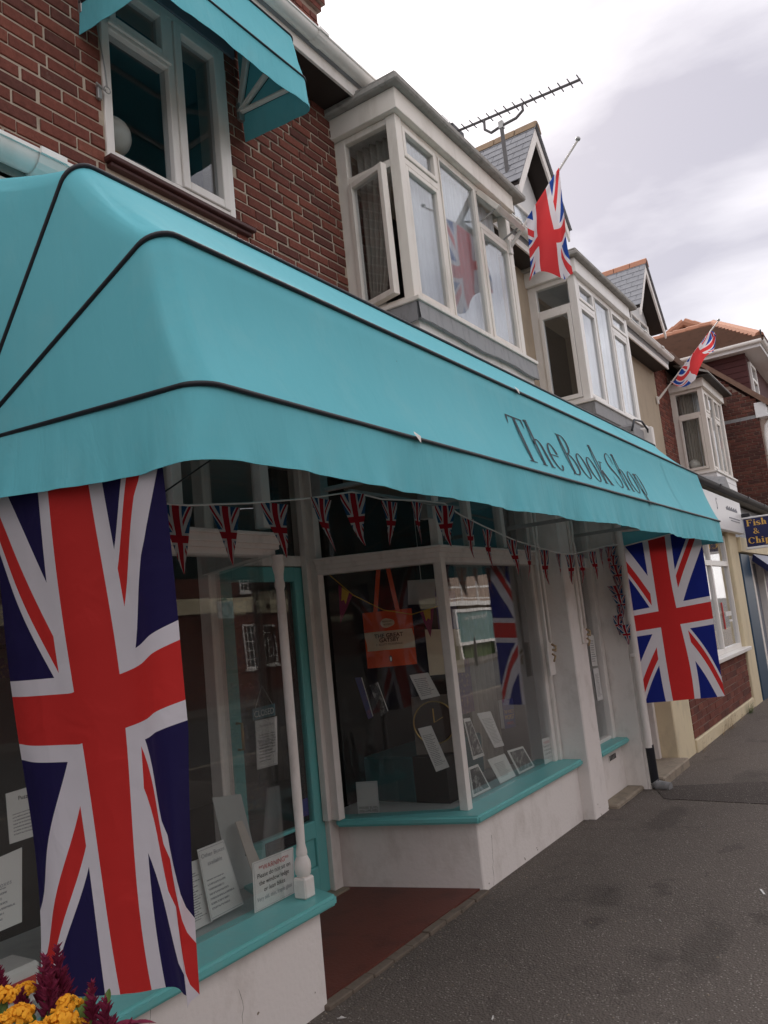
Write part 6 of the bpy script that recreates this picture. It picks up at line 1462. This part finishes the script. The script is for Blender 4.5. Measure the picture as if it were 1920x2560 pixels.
# ================================================================== flowers in the bottom left corner
pl = thing('flower_tub', 'tub of yellow and plum celosia flowers at the bottom left corner', 'planter')
pc = Vector((.50, .86, 0))
MB().lathe((pc.x, pc.y, 0), [(.12, 0), (.14, .02), (.17, .6), (.20, .86), (.215, .88), (.215, .93), (.19, .93), (.185, .88), (.001, .87)], 28).build('tub', 'terracotta', pl, smooth='auto')
MB().lathe((pc.x, pc.y, .88), [(.001, 0), (.18, .001), (.17, .02), (.001, .03)], 20).build('soil', 'shop_dark', pl)
rn = random.Random(21)
rtH = Vector((math.sin(HEAD), -math.cos(HEAD), 0)); fwH = Vector((math.cos(HEAD), math.sin(HEAD), 0))
def crest(c_, s_):
    """ruffled cockscomb: folded ribbon lobes"""
    mb = MB()
    for k in range(110):
        th = rn.uniform(0, 6.28); ph = rn.uniform(.05, 1.5); d = Vector((math.cos(th)*math.sin(ph), math.sin(th)*math.sin(ph), math.cos(ph)*.75)); p = c_+d*s_*rn.uniform(.55, 1)
        r_ = s_*rn.uniform(.12, .22); n_ = 7; ax = d; u1 = ax.orthogonal().normalized(); v1 = ax.cross(u1)
        ring = [p+u1*r_*math.cos(j*6.283/n_)*rn.uniform(.7, 1.25)+v1*r_*math.sin(j*6.283/n_)*rn.uniform(.7, 1.25)+ax*r_*rn.uniform(-.1, .5) for j in range(n_)]
        mb.add([p+ax*r_*.35, c_+d*s_*.2]+ring, [(0, 2+j, 2+(j+1) % n_) for j in range(n_)]+[(1, 2+(j+1) % n_, 2+j) for j in range(n_)])
    return mb
def plume(c_, h_, w_):
    mb = MB()
    for k in range(90):
        t_ = rn.random(); z = h_*t_; r_ = w_*(1-t_)**.8*rn.uniform(.5, 1); a = rn.uniform(0, 6.28); p = c_+Vector((math.cos(a)*r_, math.sin(a)*r_, z)); l_ = .010*rn.uniform(.7, 1.4)*(1.1-.5*t_)
        o_ = Vector((math.cos(a), math.sin(a), .9)).normalized(); s1 = o_.orthogonal().normalized()*l_*.32; s2 = o_.cross(s1).normalized()*l_*.32
        mb.add([p-o_*l_*.3+s1, p-o_*l_*.3+s2, p-o_*l_*.3-s1, p-o_*l_*.3-s2, p+o_*l_], [(0, 1, 4), (1, 2, 4), (2, 3, 4), (3, 0, 4)])
    mb.tube([c_-Vector((0, 0, .05)), c_+Vector((0, 0, h_*.9))], [w_*.35, w_*.1], 6); return mb
def leaf(a, d, l_, w_):
    mb = MB(); d = d.normalized(); s_ = d.cross(Vector((0, 0, 1))).normalized(); P = []
    for i in range(7):
        t_ = i/6; c_ = a+d*l_*t_+Vector((0, 0, -.25*l_*t_*t_)); ww = w_*math.sin(math.pi*min(1, t_*.93+.07)); P.append((c_-s_*ww+Vector((0, 0, ww*.35)), c_, c_+s_*ww+Vector((0, 0, ww*.35))))
    for i in range(6):
        for k in (0, 1): mb.add([P[i][k], P[i][k+1], P[i+1][k+1], P[i+1][k]], [(0, 1, 2, 3)])
    return mb
YC = [(0.5783, 0.9768, 1.1637, 0.0187), (0.6228, 1.0049, 1.1491, 0.0153), (0.571, 0.9356, 1.1516, 0.0204), (0.6072, 0.8978, 1.1532, 0.0179), (0.5847, 0.8784, 1.1468, 0.0221), (0.5457, 0.9368, 1.1539, 0.017), (0.6212, 0.9023, 1.1247, 0.0145), (0.5579, 0.8825, 1.1476, 0.0187)]
PC = [(0.6591, 0.99, 1.1348, 0.057, 0.0117), (0.6377, 0.9858, 1.1348, 0.0534, 0.0126), (0.6299, 0.9624, 1.1279, 0.046, 0.0135), (0.6103, 0.9943, 1.122, 0.0368, 0.0108), (0.6261, 0.8764, 1.124, 0.0534, 0.009), (0.628, 0.8552, 1.1225, 0.0386, 0.009), (0.6288, 0.8191, 1.1139, 0.0276, 0.009), (0.604, 1.0349, 1.1457, 0.0368, 0.0108), (0.6698, 0.9966, 1.1175, 0.0414, 0.0108)]
def stem_to(p): MB().tube([p, Vector((lerp(p.x, pc.x, .5), lerp(p.y, pc.y, .5), lerp(p.z, .9, .5))), Vector((lerp(p.x, pc.x, .8), lerp(p.y, pc.y, .8), .89))], .004, 6).build('stem', 'leaf', pl)
for (x, y, z, s_) in YC:
    p = Vector((x, y, z)); crest(p, s_).build('yellow_crest', 'yellow_petal', pl, smooth=False); stem_to(p)
for (x, y, z, h_, w_) in PC:
    p = Vector((x, y, z)); plume(p, h_, w_).build('plum_plume', 'plum_petal', pl); stem_to(p)
for k in range(22):
    p = Vector((.54, .94, 1.10)).lerp(Vector((.66, .86, 1.10)), rn.random())+Vector((rn.uniform(0, .05), rn.uniform(0, .08), rn.uniform(-.03, .035))); leaf(p, Vector((rn.uniform(-1, 1), rn.uniform(-1, 1), rn.uniform(.2, 1.2))), rn.uniform(.03, .055), rn.uniform(.004, .008)).build('leaf', 'leaf', pl, smooth=True)
for q, a in zip([(0.6201, 0.8819, 1.1382), (0.6178, 0.8865, 1.1341), (0.6236, 0.8773, 1.1348)], (.3, -.2, .1)): leaf(Vector(q), Vector((a, .1, 1)), .05, .005).build('leaf', 'leaf', pl, smooth=True)
for q in [(0.6357, 0.842, 1.1274), (0.6268, 0.8553, 1.129)]: leaf(Vector(q), rtH+Vector((0, 0, .35)), .045, .006).build('plum_leaf', 'plum_petal', pl, smooth=True)

# ================================================================== set every thing's origin at its base
bpy.context.view_layer.update()
for o in [o for o in COL.objects if o.type == 'EMPTY' and o.parent is None]:
    lo = [1e9]*3; hi = [-1e9]*3
    st = list(o.children)
    while st:
        c_ = st.pop(); st += list(c_.children)
        if c_.type == 'MESH':
            for q in c_.bound_box:
                p = c_.matrix_world @ Vector(q)
                for k in range(3): lo[k] = min(lo[k], p[k]); hi[k] = max(hi[k], p[k])
    if lo[0] < 1e8:
        loc = Vector(((lo[0]+hi[0])/2, (lo[1]+hi[1])/2, lo[2])); o.location = loc
        for c_ in o.children: c_.matrix_parent_inverse = Matrix.Translation(-loc)
bpy.context.view_layer.update()
